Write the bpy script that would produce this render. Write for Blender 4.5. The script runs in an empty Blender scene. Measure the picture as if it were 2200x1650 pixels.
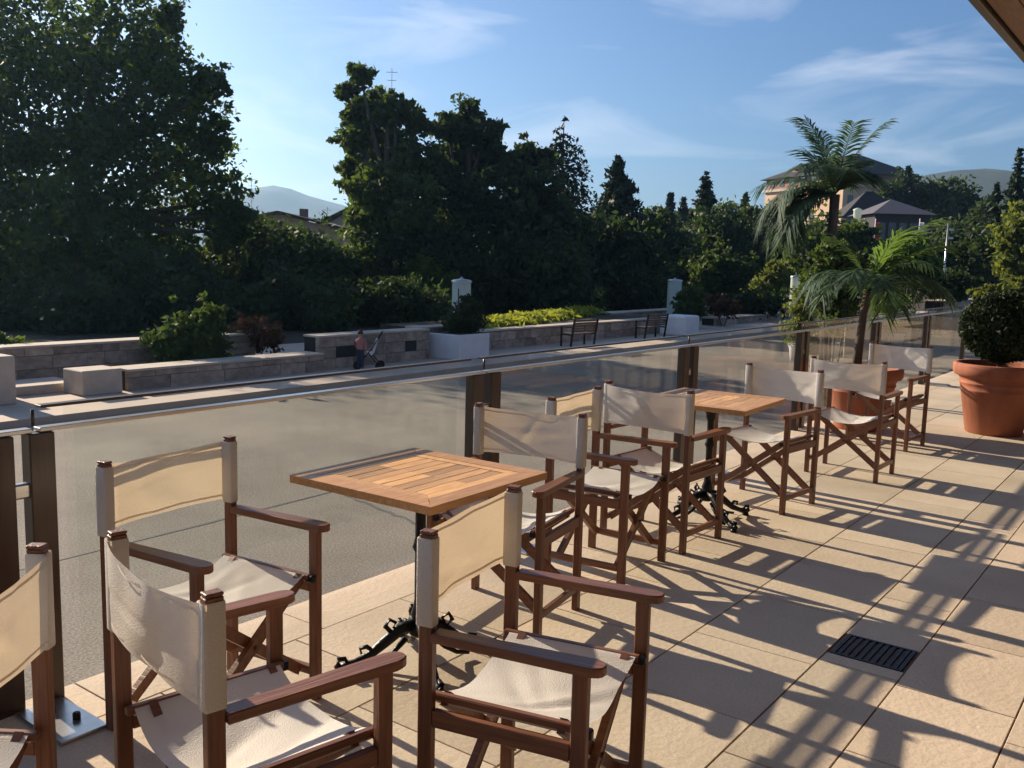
import bpy, bmesh, math, random
import numpy as np
from mathutils import Vector, Matrix
random.seed(7); RNG = np.random.default_rng(7)
R = math.radians
S = bpy.context.scene
COL = S.collection

# ------------------------------------------------------------------ camera
CH, F = 1.53, 2000.0
ZB, K = -1.2, 1.784        # level of the road below the terrace; scale that follows from it
pit, yaw, rol = R(7.6), R(36.7), R(1.5)
fw = np.array([math.cos(yaw)*math.cos(pit), math.sin(yaw)*math.cos(pit), -math.sin(pit)])
rt0 = np.array([math.sin(yaw), -math.cos(yaw), 0.0]); up0 = np.cross(rt0, fw)
rt = rt0*math.cos(rol) + up0*math.sin(rol)
up = -rt0*math.sin(rol) + up0*math.cos(rol)
CP = np.array([0, 0, CH])
cam = bpy.data.objects.new('camera', bpy.data.cameras.new('camera'))
cam.data.sensor_width = 36; cam.data.lens = F/2200*36
cam.data.clip_start = 0.05; cam.data.clip_end = 12000
cam.matrix_world = Matrix(((rt[0], up[0], -fw[0], 0), (rt[1], up[1], -fw[1], 0), (rt[2], up[2], -fw[2], CH), (0, 0, 0, 1)))
COL.objects.link(cam); S.camera = cam

# ------------------------------------------------------------------ sky, sun, exposure
SUN_EL, SUN_AZ = R(23.9), R(85.4)          # azimuth counter-clockwise from +X
w = bpy.data.worlds.new('World'); S.world = w; w.use_nodes = True
nt = w.node_tree; nt.nodes.clear()
def N(t, k, **kw):
    n = t.nodes.new(k)
    for a, b in kw.items(): setattr(n, a, b)
    return n
out = N(nt, 'ShaderNodeOutputWorld'); bg = N(nt, 'ShaderNodeBackground'); bg.inputs[1].default_value = 0.068
sky = N(nt, 'ShaderNodeTexSky', sky_type='NISHITA', sun_disc=False)
sky.sun_elevation = SUN_EL; sky.sun_rotation = math.pi/2 - SUN_AZ
sky.air_density = 1.0; sky.dust_density = 1.9; sky.ozone_density = 7.0; sky.altitude = 300
tc = N(nt, 'ShaderNodeTexCoord')
mp = N(nt, 'ShaderNodeMapping'); mp.inputs['Location'].default_value = (3.3, 1.7, 0.6); mp.inputs['Scale'].default_value = (2.6, 1.9, 10.0); mp.inputs['Rotation'].default_value = (0.12, 0.20, 0.4)
no = N(nt, 'ShaderNodeTexNoise'); no.inputs['Scale'].default_value = 1.7; no.inputs['Detail'].default_value = 7; no.inputs['Roughness'].default_value = 0.55; no.inputs['Distortion'].default_value = 0.7
cr = N(nt, 'ShaderNodeValToRGB'); cr.color_ramp.elements[0].position = 0.50; cr.color_ramp.elements[1].position = 0.80
cr.color_ramp.elements[1].color = (0.55, 0.55, 0.55, 1)
mx = N(nt, 'ShaderNodeMixRGB'); mx.inputs[2].default_value = (8.2, 8.4, 9.2, 1)
L = nt.links.new
L(tc.outputs['Generated'], mp.inputs[0]); L(mp.outputs[0], no.inputs['Vector']); L(no.outputs[0], cr.inputs[0])
L(cr.outputs[0], mx.inputs[0]); L(sky.outputs[0], mx.inputs[1]); L(mx.outputs[0], bg.inputs[0]); L(bg.outputs[0], out.inputs[0])
sd = Vector((math.cos(SUN_AZ)*math.cos(SUN_EL), math.sin(SUN_AZ)*math.cos(SUN_EL), math.sin(SUN_EL)))
sl = bpy.data.lights.new('sun', 'SUN'); sl.energy = 5.0; sl.angle = R(0.53); sl.color = (1.0, 0.85, 0.66)
so = bpy.data.objects.new('sun', sl); so.rotation_euler = sd.to_track_quat('Z', 'Y').to_euler(); COL.objects.link(so)
S.view_settings.view_transform = 'Standard'; S.view_settings.look = 'None'
S.view_settings.exposure = 0.92; S.view_settings.gamma = 1; S.view_settings.use_curve_mapping = False
S.cycles.max_bounces = 8; S.cycles.transparent_max_bounces = 24; S.cycles.volume_bounces = 0
S.cycles.use_denoising = True

# ------------------------------------------------------------------ place helpers
def G(px, py, z=0.0):
    d = fw*F + rt*(px-1100) - up*(py-825)
    return Vector(CP + d*((z-CH)/d[2]))
def D(px, py, dep):
    return Vector(CP + (fw*F + rt*(px-1100) - up*(py-825))*(dep/F))

# ------------------------------------------------------------------ materials
def mat(name, col, rough=0.7, col2=None, nscale=6.0, stretch=(1, 1, 1), bump=0.0, bscale=None, metal=0.0,
        translucent=0.0, tcol=None, spec=0.4, rand=0.0, detail=5, contrast=(0.3, 0.7), speck=None):
    m = bpy.data.materials.new(name); m.use_nodes = True; t = m.node_tree
    b = t.nodes['Principled BSDF']; o = t.nodes['Material Output']; l = t.links.new
    b.inputs['Roughness'].default_value = rough; b.inputs['Metallic'].default_value = metal
    b.inputs['Specular IOR Level'].default_value = spec
    tc = N(t, 'ShaderNodeTexCoord'); mp = N(t, 'ShaderNodeMapping'); mp.inputs['Scale'].default_value = stretch
    l(tc.outputs['Object'], mp.inputs[0])
    oi = N(t, 'ShaderNodeObjectInfo')
    vm = N(t, 'ShaderNodeVectorMath', operation='ADD'); l(mp.outputs[0], vm.inputs[0])
    ml = N(t, 'ShaderNodeMath', operation='MULTIPLY'); ml.inputs[1].default_value = 37.0 if rand else 0.0
    l(oi.outputs['Random'], ml.inputs[0]); l(ml.outputs[0], vm.inputs[1])
    no = N(t, 'ShaderNodeTexNoise'); no.inputs['Scale'].default_value = nscale; no.inputs['Detail'].default_value = detail
    no.inputs['Roughness'].default_value = 0.6
    l(vm.outputs[0], no.inputs['Vector'])
    cr = N(t, 'ShaderNodeValToRGB'); e = cr.color_ramp.elements
    e[0].position, e[1].position = contrast
    c2 = col2 or tuple(c*0.75 for c in col)
    e[0].color = (*c2, 1); e[1].color = (*col, 1)
    l(no.outputs[0], cr.inputs[0]); last = cr.outputs[0]
    if speck:
        n2 = N(t, 'ShaderNodeTexNoise'); n2.inputs['Scale'].default_value = speck[0]; n2.inputs['Detail'].default_value = 2
        l(tc.outputs['Object'], n2.inputs['Vector'])
        r2 = N(t, 'ShaderNodeMapRange'); r2.inputs[1].default_value = 0.3; r2.inputs[2].default_value = 0.7
        r2.inputs[3].default_value = 1-speck[1]; r2.inputs[4].default_value = 1+speck[1]
        l(n2.outputs[0], r2.inputs[0])
        h2 = N(t, 'ShaderNodeHueSaturation'); l(r2.outputs[0], h2.inputs['Value']); l(last, h2.inputs['Color']); last = h2.outputs[0]
    if rand:
        hs = N(t, 'ShaderNodeHueSaturation'); mr = N(t, 'ShaderNodeMapRange')
        mr.inputs[3].default_value = 1-rand; mr.inputs[4].default_value = 1+rand
        l(oi.outputs['Random'], mr.inputs[0]); l(mr.outputs[0], hs.inputs['Value']); l(last, hs.inputs['Color']); last = hs.outputs[0]
    l(last, b.inputs['Base Color'])
    if bump:
        bn = N(t, 'ShaderNodeTexNoise'); bn.inputs['Scale'].default_value = bscale or nscale*3; bn.inputs['Detail'].default_value = 4
        l(mp.outputs[0], bn.inputs['Vector'])
        bp = N(t, 'ShaderNodeBump'); bp.inputs['Strength'].default_value = bump; bp.inputs['Distance'].default_value = 0.01
        l(bn.outputs[0], bp.inputs['Height']); l(bp.outputs[0], b.inputs['Normal'])
    if translucent:
        tr = N(t, 'ShaderNodeBsdfTranslucent'); ms = N(t, 'ShaderNodeMixShader'); ms.inputs[0].default_value = translucent
        if tcol:
            tm = N(t, 'ShaderNodeMixRGB'); tm.inputs[0].default_value = 0.7; tm.inputs[2].default_value = (*tcol, 1)
            l(last, tm.inputs[1]); l(tm.outputs[0], tr.inputs[0])
        else: l(last, tr.inputs[0])
        l(b.outputs[0], ms.inputs[1]); l(tr.outputs[0], ms.inputs[2]); l(ms.outputs[0], o.inputs[0])
    return m
M = {}
M['wood_v'] = mat('teak_upright', (0.22, 0.085, 0.038), 0.42, (0.11, 0.040, 0.020), 3, (22, 22, 1.6), 0.25, 6, rand=0.14)
M['wood_h'] = mat('teak_lengthwise', (0.235, 0.095, 0.045), 0.38, (0.12, 0.046, 0.023), 3, (1.6, 22, 22), 0.25, 6, rand=0.14)
M['canvas'] = mat('cream_canvas', (0.79, 0.745, 0.68), 0.9, (0.67, 0.62, 0.55), 3, (1, 1, 1), 0.4, 260, translucent=0.22, tcol=(0.85, 0.60, 0.32), spec=0.1, rand=0.07)
M['iron'] = mat('black_cast_iron', (0.018, 0.018, 0.02), 0.4, bump=0.3, bscale=60, metal=0.6)
M['brass'] = mat('dull_fitting', (0.10, 0.08, 0.06), 0.35, metal=0.8)
M['tw1'] = mat('table_frame_wood', (0.55, 0.285, 0.10), 0.4, (0.38, 0.175, 0.058), 4, (2, 20, 20), 0.2, 6, rand=0.15)
M['tw2'] = mat('table_slat_wood', (0.68, 0.39, 0.14), 0.4, (0.46, 0.22, 0.07), 4, (2, 20, 20), 0.2, 6, rand=0.35)
M['tile'] = mat('sandstone_tile', (0.63, 0.51, 0.38), 0.8, (0.50, 0.395, 0.285), 1.6, (1, 1, 1), 0.25, 40, rand=0.10, spec=0.2, speck=(110, 0.10))
M['joint'] = mat('joint_mortar', (0.22, 0.165, 0.115), 0.95, (0.13, 0.095, 0.065), 8)
M['asphalt'] = mat('pale_asphalt', (0.27, 0.235, 0.19), 0.92, (0.16, 0.14, 0.115), 0.35, (1, 1, 1), 0.5, 120, spec=0.2, speck=(50, 0.40))
M['paver'] = mat('pale_paving', (0.50, 0.40, 0.31), 0.85, (0.40, 0.32, 0.25), 1.1, (1, 1, 1), 0.2, 30, rand=0.08, speck=(60, 0.12))
M['soil'] = mat('dark_soil', (0.05, 0.04, 0.025), 0.95, bump=0.6, bscale=30)
M['grassland'] = mat('grassland', (0.06, 0.075, 0.03), 0.95, (0.035, 0.045, 0.02), 0.4)
M['stone'] = mat('wall_stone', (0.42, 0.34, 0.27), 0.9, (0.20, 0.155, 0.12), 4, (1, 1, 1.6), 0.5, 14, rand=0.3)
M['coping'] = mat('coping_stone', (0.52, 0.44, 0.35), 0.85, (0.42, 0.35, 0.28), 5, bump=0.3, bscale=22, rand=0.1)
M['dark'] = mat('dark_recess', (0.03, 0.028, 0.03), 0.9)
M['postm'] = mat('brown_metal', (0.075, 0.055, 0.045), 0.38, (0.055, 0.04, 0.033), 12, (3, 3, 0.3), metal=0.5)
M['steel'] = mat('brushed_steel', (0.55, 0.53, 0.50), 0.3, (0.42, 0.40, 0.38), 10, (0.3, 8, 8), metal=0.9)
M['terra'] = mat('terracotta', (0.42, 0.15, 0.08), 0.8, (0.25, 0.075, 0.04), 4, (1, 1, 0.5), 0.25, 20, rand=0.08)
M['white'] = mat('white_render', (0.80, 0.78, 0.77), 0.7, (0.70, 0.68, 0.67), 3, bump=0.1)
M['trunk'] = mat('bark', (0.12, 0.09, 0.07), 0.95, (0.06, 0.045, 0.035), 6, (3, 3, 0.6), 0.8, 12)
def foliage(name, c, c2=None, tr=0.4, tc=None, ns=0.9, rand=0.15):
    c2 = c2 or tuple(x*0.42 for x in c); c = tuple(x*1.25 for x in c)
    return mat(name, c, 0.65, c2 or tuple(x*0.45 for x in c), ns, translucent=tr, tcol=tc, spec=0.25, rand=rand, contrast=(0.38, 0.62))
M['f_dark'] = foliage('leaves_dark', (0.042, 0.062, 0.024), tr=0.3, tc=(0.09, 0.15, 0.02))
M['f_mid'] = foliage('leaves_mid', (0.058, 0.088, 0.026), tr=0.38, tc=(0.13, 0.20, 0.02))
M['f_lime'] = foliage('leaves_lime', (0.105, 0.135, 0.030), tr=0.45, tc=(0.26, 0.30, 0.03))
M['f_con'] = foliage('needles', (0.028, 0.048, 0.028), tr=0.15, tc=(0.05, 0.09, 0.03))
M['f_box'] = foliage('box_leaves', (0.022, 0.036, 0.014), tr=0.15, tc=(0.05, 0.08, 0.015), ns=7)
M['f_olive'] = foliage('silver_leaves', (0.25, 0.25, 0.17), (0.13, 0.13, 0.085), tr=0.35, tc=(0.35, 0.33, 0.15), ns=5)
M['f_red'] = foliage('rusty_leaves', (0.10, 0.05, 0.028), tr=0.3, tc=(0.20, 0.08, 0.03), ns=3)
M['f_palm'] = foliage('palm_leaves', (0.06, 0.105, 0.06), (0.03, 0.055, 0.035), tr=0.3, tc=(0.11, 0.19, 0.06), ns=3)
M['f_palm2'] = foliage('bright_palm_leaves', (0.07, 0.13, 0.03), (0.04, 0.07, 0.02), tr=0.42, tc=(0.19, 0.29, 0.04), ns=3)
M['f_grass'] = foliage('lime_groundcover', (0.22, 0.25, 0.035), (0.13, 0.16, 0.02), tr=0.45, tc=(0.45, 0.48, 0.04), ns=3)
M['rock'] = mat('mountain_forest', (0.045, 0.06, 0.045), 0.95, (0.03, 0.042, 0.035), 0.01)
M['redroof'] = mat('roof_dark', (0.035, 0.028, 0.03), 0.8, rand=0.1)
M['plaster'] = mat('ochre_plaster', (0.66, 0.45, 0.30), 0.85, (0.56, 0.37, 0.24), 0.4, bump=0.1)
M['brickred'] = mat('pink_brick', (0.32, 0.17, 0.13), 0.85)
M['slate'] = mat('grey_slate', (0.13, 0.115, 0.12), 0.6, nscale=3)
M['soffit'] = mat('brown_boards', (0.17, 0.095, 0.06), 0.6, (0.12, 0.065, 0.04), 3, (2, 20, 20), rand=0.15)
M['benchm'] = mat('bench_wood', (0.11, 0.075, 0.055), 0.6, rand=0.15)
M['window'] = mat('window_glass', (0.03, 0.035, 0.045), 0.12, spec=0.8)
M['flag_r'] = mat('red_cloth', (0.30, 0.04, 0.04), 0.9, translucent=0.3); M['flag_b'] = mat('blue_cloth', (0.04, 0.06, 0.30), 0.9, translucent=0.3)
def glassmat():
    m = bpy.data.materials.new('clear_glass'); m.use_nodes = True; t = m.node_tree; l = t.links.new
    t.nodes.remove(t.nodes['Principled BSDF']); o = t.nodes['Material Output']
    tr = N(t, 'ShaderNodeBsdfTransparent'); tr.inputs[0].default_value = (0.965, 0.975, 0.97, 1)
    gl = N(t, 'ShaderNodeBsdfGlossy'); gl.inputs['Roughness'].default_value = 0.02
    lw = N(t, 'ShaderNodeLayerWeight'); lw.inputs[0].default_value = 0.5
    pw = N(t, 'ShaderNodeMath', operation='POWER'); pw.inputs[1].default_value = 5.0; l(lw.outputs['Facing'], pw.inputs[0])
    fr = N(t, 'ShaderNodeMath', operation='MULTIPLY_ADD'); fr.inputs[1].default_value = 0.5; fr.inputs[2].default_value = 0.014; l(pw.outputs[0], fr.inputs[0])
    ms = N(t, 'ShaderNodeMixShader'); l(fr.outputs[0], ms.inputs[0]); l(tr.outputs[0], ms.inputs[1]); l(gl.outputs[0], ms.inputs[2]); l(ms.outputs[0], o.inputs[0])
    return m
M['glass'] = glassmat()
M['opal'] = mat('opal_glass', (0.80, 0.85, 0.76), 0.3, (0.68, 0.74, 0.66), 3, (6, 6, 0.2), translucent=0.4)

# ------------------------------------------------------------------ mesh helpers
class MB:
    def __init__(s): s.bm = bmesh.new()
    def box(s, x0, x1, y0, y1, z0, z1, bev=0.0, seg=1):
        r = bmesh.ops.create_cube(s.bm, size=1.0); vs = r['verts']
        for v in vs:
            v.co = Vector((x0+(v.co.x+.5)*(x1-x0), y0+(v.co.y+.5)*(y1-y0), z0+(v.co.z+.5)*(z1-z0)))
        if bev:
            es = list({e for v in vs for e in v.link_edges})
            bmesh.ops.bevel(s.bm, geom=es, offset=bev, segments=seg, affect='EDGES', profile=0.5)
        return s
    def bar(s, a, b, w, h, upv=(0, 0, 1), bev=0.0):
        a, b = Vector(a), Vector(b); d = b-a; ln = d.length; x = d.normalized(); u = Vector(upv)
        if abs(x.dot(u)) > 0.98: u = Vector((1, 0, 0))
        y = u.cross(x).normalized(); z = x.cross(y)
        r = bmesh.ops.create_cube(s.bm, size=1.0); vs = r['verts']
        if bev:
            pass
        for v in vs:
            v.co = a + x*((v.co.x+.5)*ln) + y*(v.co.y*w) + z*(v.co.z*h)
        if bev:
            es = list({e for v in vs for e in v.link_edges})
            bmesh.ops.bevel(s.bm, geom=es, offset=bev, segments=1, affect='EDGES')
        return s
    def tube(s, pts, rad, n=8, cap=True):
        pts = [Vector(p) for p in pts]; rr = rad if hasattr(rad, '__len__') else [rad]*len(pts)
        rings = []
        for i, p in enumerate(pts):
            t = (pts[min(i+1, len(pts)-1)]-pts[max(i-1, 0)]).normalized()
            u = Vector((0, 0, 1)) if abs(t.z) < 0.9 else Vector((1, 0, 0))
            a = t.cross(u).normalized(); b = t.cross(a)
            rings.append([s.bm.verts.new(p+(a*math.cos(2*math.pi*k/n)+b*math.sin(2*math.pi*k/n))*rr[i]) for k in range(n)])
        for i in range(len(rings)-1):
            for k in range(n):
                f = s.bm.faces.new((rings[i][k], rings[i][(k+1) % n], rings[i+1][(k+1) % n], rings[i+1][k])); f.smooth = n > 5
        if cap: s.bm.faces.new(rings[0][::-1]); s.bm.faces.new(rings[-1])
        return s
    def lathe(s, prof, n=32, c=(0, 0)):
        rings = [[s.bm.verts.new((c[0]+r*math.cos(2*math.pi*k/n), c[1]+r*math.sin(2*math.pi*k/n), z)) for k in range(n)] for r, z in prof]
        for i in range(len(rings)-1):
            for k in range(n):
                f = s.bm.faces.new((rings[i][k], rings[i][(k+1) % n], rings[i+1][(k+1) % n], rings[i+1][k])); f.smooth = True
        return s
    def poly(s, pts): s.bm.faces.new([s.bm.verts.new(p) for p in pts]); return s
    def prism(s, pts, z0, z1):
        a = [s.bm.verts.new((p[0], p[1], z0)) for p in pts]; b = [s.bm.verts.new((p[0], p[1], z1)) for p in pts]; n = len(pts)
        s.bm.faces.new(a[::-1]); s.bm.faces.new(b)
        for i in range(n): s.bm.faces.new((a[i], a[(i+1) % n], b[(i+1) % n], b[i]))
        return s
    def build(s, name, m, parent=None, loc=None, mesh_only=False):
        bmesh.ops.recalc_face_normals(s.bm, faces=s.bm.faces)
        me = bpy.data.meshes.new(name); s.bm.to_mesh(me); s.bm.free(); me.materials.append(m)
        if mesh_only: return me
        return link(name, me, parent, loc)
def link(name, me, parent=None, loc=None, rot=None):
    o = bpy.data.objects.new(name, me); COL.objects.link(o)
    if parent: o.parent = parent
    if loc is not None: o.location = loc
    if rot is not None: o.rotation_euler = rot
    return o
def tag(o, label=None, cat=None, group=None, kind=None):
    if label: o['label'] = label
    if cat: o['category'] = cat
    if group: o['group'] = group
    if kind: o['kind'] = kind
    return o
def thing(name, label, cat, loc=(0, 0, 0), rz=0, group=None):
    o = bpy.data.objects.new(name, None); o.empty_display_size = 0.2; COL.objects.link(o)
    o.location = loc; o.rotation_euler = (0, 0, rz)
    return tag(o, label, cat, group)
def copy_tree(root, loc, rz, label):
    c = root.copy(); COL.objects.link(c); c.location = loc; c.rotation_euler = (0, 0, rz); c['label'] = label
    for ch in root.children:
        d = ch.copy(); COL.objects.link(d); d.parent = c
        for g in ch.children:
            e = g.copy(); COL.objects.link(e); e.parent = d
    return c
def quads_mesh(name, V, m):
    """V: (n,4,3) array -> mesh of separate quads"""
    n = len(V); me = bpy.data.meshes.new(name)
    me.vertices.add(n*4); me.vertices.foreach_set('co', V.reshape(-1).astype(np.float32))
    me.loops.add(n*4); me.loops.foreach_set('vertex_index', np.arange(n*4, dtype=np.int32))
    me.polygons.add(n); me.polygons.foreach_set('loop_start', np.arange(0, n*4, 4, dtype=np.int32)); me.polygons.foreach_set('loop_total', np.full(n, 4, dtype=np.int32))
    me.update(calc_edges=True); me.materials.append(m); return me
def leaves_at(P, size, rng, elong=1.7, flat=0.0):
    n = len(P); a = rng.normal(size=(n, 3)); a[:, 2] *= (1-flat); a /= np.linalg.norm(a, axis=1)[:, None]
    b = rng.normal(size=(n, 3)); b -= (b*a).sum(1)[:, None]*a; b /= np.linalg.norm(b, axis=1)[:, None]
    s = size*(0.6+0.8*rng.random(n))[:, None]
    A = a*s*0.5*elong/1.3; B = b*s*0.5/1.3
    return np.stack([P-A, P-B*0.9+A*0.1, P+A, P+B*0.9+A*0.1], 1)
def cloud(blobs, n, size, rng, clump=0.22, shell=0.55, per=26):
    """blobs: list of (center(3), rx, ry, rz). leaves gathered in clumps near each blob's outer part"""
    vol = np.array([b[1]*b[2]*b[3] for b in blobs])**(2/3); vol /= vol.sum(); P = []
    for b, f in zip(blobs, vol):
        k = max(3, int(n*f/per)); d = rng.normal(size=(k, 3)); d /= np.linalg.norm(d, axis=1)[:, None]
        r = (shell+(1-shell)*rng.random(k))*(1+0.22*rng.normal(size=k)); C = d*r[:, None]
        sz = np.array(b[1:4]); C = np.array(b[0])+C*sz
        cs = clump*np.mean(sz)*(0.6+0.8*rng.random(k))
        Q = C[:, None, :]+rng.normal(size=(k, per, 3))*cs[:, None, None]*np.array([1, 1, 0.7])*0.6
        P.append(Q.reshape(-1, 3))
    return leaves_at(np.concatenate(P), size, rng)
def inner(blobs, n, size, rng):
    P = []
    for b in blobs:
        d = rng.normal(size=(n//len(blobs)+1, 3)); d /= np.linalg.norm(d, axis=1)[:, None]
        P.append(np.array(b[0])+d*(rng.random(len(d))**0.5)[:, None]*0.75*np.array(b[1:4]))
    return leaves_at(np.concatenate(P), size, rng, 1.2)
def px_blobs(spec, dep, rng, deepen=1.0):
    o = []
    for (x, y, r) in spec:
        rm = r*dep/F; dd = dep+rng.uniform(-1, 1)*rm*1.2*deepen
        o.append((np.array(D(x, y, dd)), rm, rm, rm))
    return o
def tree(name, label, cat, base, spec, dep, n, leaf, fm, trunk_r=0.25, seed=1, group=None, clump=0.22, per=26, infill=0.10):
    """broadleaf tree: crown made of leaf clumps, tapered trunk, limbs"""
    rng = np.random.default_rng(seed); b = px_blobs(spec, dep, rng); base = Vector(base)
    t = thing(name, label, cat, base, 0, group)
    V = np.concatenate([cloud(b, n, leaf, rng, clump, per=per), inner(b, int(n*infill), leaf*1.6, rng)])-np.array(base)
    link('crown', quads_mesh('crown', V, M[fm]), t)
    mb = MB(); top = max(x[0][2] for x in b); cx = np.mean([x[0] for x in b], 0)-np.array(base)
    H = max(1.0, (top-base.z))
    pts = [Vector((0, 0, -0.2))]+[Vector((cx[0]*f*f*0.8+rng.normal()*0.05*H*f*0.3, cx[1]*f*f*0.8+rng.normal()*0.05*H*f*0.3, H*f*0.9)) for f in (0.2, 0.4, 0.6, 0.8, 1.0)]
    mb.tube(pts, [trunk_r*1.25, trunk_r, trunk_r*.8, trunk_r*.6, trunk_r*.35, trunk_r*.1], 8)
    for x in b:
        q = Vector(x[0]-np.array(base)); s0 = pts[2] if q.z < H*0.6 else pts[3]
        mid = (s0+q)/2+Vector((rng.normal()*.2, rng.normal()*.2, -0.1*H*0.3)); mb.tube([s0, mid, q], [trunk_r*.55, trunk_r*.34, trunk_r*.08], 6)
    mb.build('trunk', M['trunk'], t)
    return t
def conifer(name, label, px, top, ybase, wpx, dep, fm='f_con', seed=1, droop=0.35, whorls=26, dens=1.0, group=None, sparse=0.0, leaf=0.30):
    rng = np.random.default_rng(seed); T = D(px, top, dep); H = T.z-ZB; base = Vector((T.x, T.y, ZB)); Rm = wpx*dep/F/2
    zlow = max(0.3, D(px, ybase, dep).z-ZB)
    t = thing(name, label, 'tree', base, 0, group); P = []; mb = MB()
    mb.tube([(0, 0, -0.2), (0, 0, H*0.5), (0, 0, H)], [0.03*H*0.6+0.06, 0.02*H*0.6, 0.015], 7)
    for k in range(whorls):
        f = k/(whorls-1); z = zlow+(H-zlow)*f; r = Rm*((1-f)**0.8)*(0.75+0.5*rng.random())+0.04*Rm
        nb = int(5+5*(1-f))
        for j in range(nb):
            if rng.random() < sparse: continue
            a = rng.uniform(0, 6.28); L_ = r*rng.uniform(0.6, 1.1); m = max(6, int(38*dens*L_/max(Rm, .1)*(Rm/1.5)))
            s = rng.random(m)**0.8
            zz = z-droop*L_*s**1.4+0.12*L_*s**3
            q = np.stack([np.cos(a)*L_*s, np.sin(a)*L_*s, zz], 1)
            wd = 0.16*L_*(1-s*0.6)+0.04
            q += rng.normal(size=(m, 3))*np.stack([wd, wd, wd*0.5], 1); q[:, 2] -= np.abs(rng.normal(size=m))*0.10*L_*0.7
            P.append(q)
            mb.tube([(0, 0, z), (math.cos(a)*L_*.5, math.sin(a)*L_*.5, z-droop*L_*.3), (math.cos(a)*L_, math.sin(a)*L_, z-droop*L_)], [0.05, 0.03, 0.01], 4, cap=False)
    V = leaves_at(np.concatenate(P), leaf*dep/55, rng, 1.9)
    link('crown', quads_mesh('crown', V, M[fm]), t); mb.build('trunk', M['trunk'], t); return t
def bush(name, label, spec, dep, n, leaf, fm, seed=1, cat='bush', group=None, clump=0.25, per=16, z=-1.2):
    rng = np.random.default_rng(seed); b = px_blobs(spec, dep, rng, 0.5); c = np.mean([x[0] for x in b], 0); base = Vector((c[0], c[1], z))
    t = thing(name, label, cat, base, 0, group)
    V = np.concatenate([cloud(b, n, leaf, rng, clump, 0.4, per), inner(b, n//4, leaf*1.3, rng)])-np.array(base); V[:, :, 2] = np.maximum(V[:, :, 2], 0.01)
    link('foliage', quads_mesh('foliage', V, M[fm]), t)
    mb = MB()
    for x in b:
        q = Vector(x[0]-np.array(base)); mb.tube([(q.x*.2, q.y*.2, 0), (q.x*.6, q.y*.6, q.z*.5), tuple(q)], [0.03, 0.02, 0.008], 4)
    mb.build('stem', M['trunk'], t); return t

# ================================================================== SETTING
# ground to the horizon
tag(MB().poly([(-4000, -4000, ZB-.25), (4000, -4000, ZB-.25), (4000, 4000, ZB-.25), (-4000, 4000, ZB-.25)]).build('ground', M['grassland']), kind='structure')
tag(MB().poly([(-60, 3.0, ZB-.12), (160, 3.0, ZB-.12), (160, 15.1, ZB-.12), (-60, 15.1, ZB-.12)]).build('road', M['asphalt']), kind='structure')
road_ = [o for o in COL.objects if o.name == 'road'][0]
M['tar'] = mat('tar_seam', (0.10, 0.09, 0.08), 0.7, speck=(60, .3))
_r = random.Random(5)
for x0, y0, x1, y1 in ((-10, 8.2, 60, 8.6), (6.5, 3.2, 7.6, 8.3), (15.5, 8.3, 17.0, 15.0), (24, 3.2, 25.4, 8.4)):      # repaired joints in the asphalt
    mb = MB(); n = 40; pr_ = None; dx, dy = x1-x0, y1-y0; ll = math.hypot(dx, dy)
    for i in range(n+1):
        f = i/n; j = _r.uniform(-.03, .03); c = Vector((x0+dx*f-dy/ll*j, y0+dy*f+dx/ll*j, ZB-.116)); wv = Vector((-dy/ll, dx/ll, 0))*_r.uniform(.012, .03)
        cur = (mb.bm.verts.new(c-wv), mb.bm.verts.new(c+wv))
        if pr_: mb.bm.faces.new((pr_[0], cur[0], cur[1], pr_[1]))
        pr_ = cur
    mb.build('tar_seam', M['tar'], road_)
tag(MB().box(-60, 160, 15.0, 22.5, ZB-.24, ZB).build('pavement', M['paver']), kind='structure')
tag(MB().box(-200, 300, 22.5, 160, ZB-.14, ZB-.02).build('planting_ground', M['soil']), kind='structure')
# terrace: dark joint bed, tiles standing 4 mm proud
ter = tag(MB().box(-8, 34, -8, 3.10, ZB-.2, -0.006).build('terrace', M['joint']), kind='structure')
rows = [(2.80, 3.10, 0.9, 0.2), (2.20, 2.80, 0.6, 0.05), (1.60, 2.20, 0.6, 0.28), (1.10, 1.60, 0.6, 0.12), (0.80, 1.10, 0.9, 0.05), (0.40, 0.80, 0.6, 0.09), (0.0, 0.40, 0.6, 0.3), (-0.6, 0.0, 0.6, 0.1)]
GX0, GX1, GY0, GY1 = 3.645, 3.885, 0.815, 1.085
far = MB()
for (y0, y1, ln, off) in rows:
    g = 0.0028; me = None
    me = MB().box(0, ln-g*2, 0, y1-y0-g*2, -0.03, 0, 0.0015).build('tile', M['tile'], mesh_only=True)
    x = 0.0-off
    while x < 26:
        if y1 > 0.79 and y1 < 1.2 and y0 > .7 and x < GX1 and x+ln > GX0:   # cut round the grate
            for (a, b) in ((x, GX0-.004), (GX1+.004, x+ln)):
                if b-a > 0.03:
                    MB().box(a+g, b-g, y0+g, y1-g, -0.03, 0, 0.0015).build('tile', M['tile'], ter)
        elif x < 11.5:
            o = link('tile', me, ter, (x+g, y0+g, random.uniform(-.0008, .0008)))
        else:
            far.box(x+g, x+ln-g, y0+g, y1-g, -0.03, 0)
        x += ln
far.box(-6, 30, -8, -0.604, -0.03, 0)
tag(far.build('tile_paving', M['tile'], ter), kind='stuff')
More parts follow.
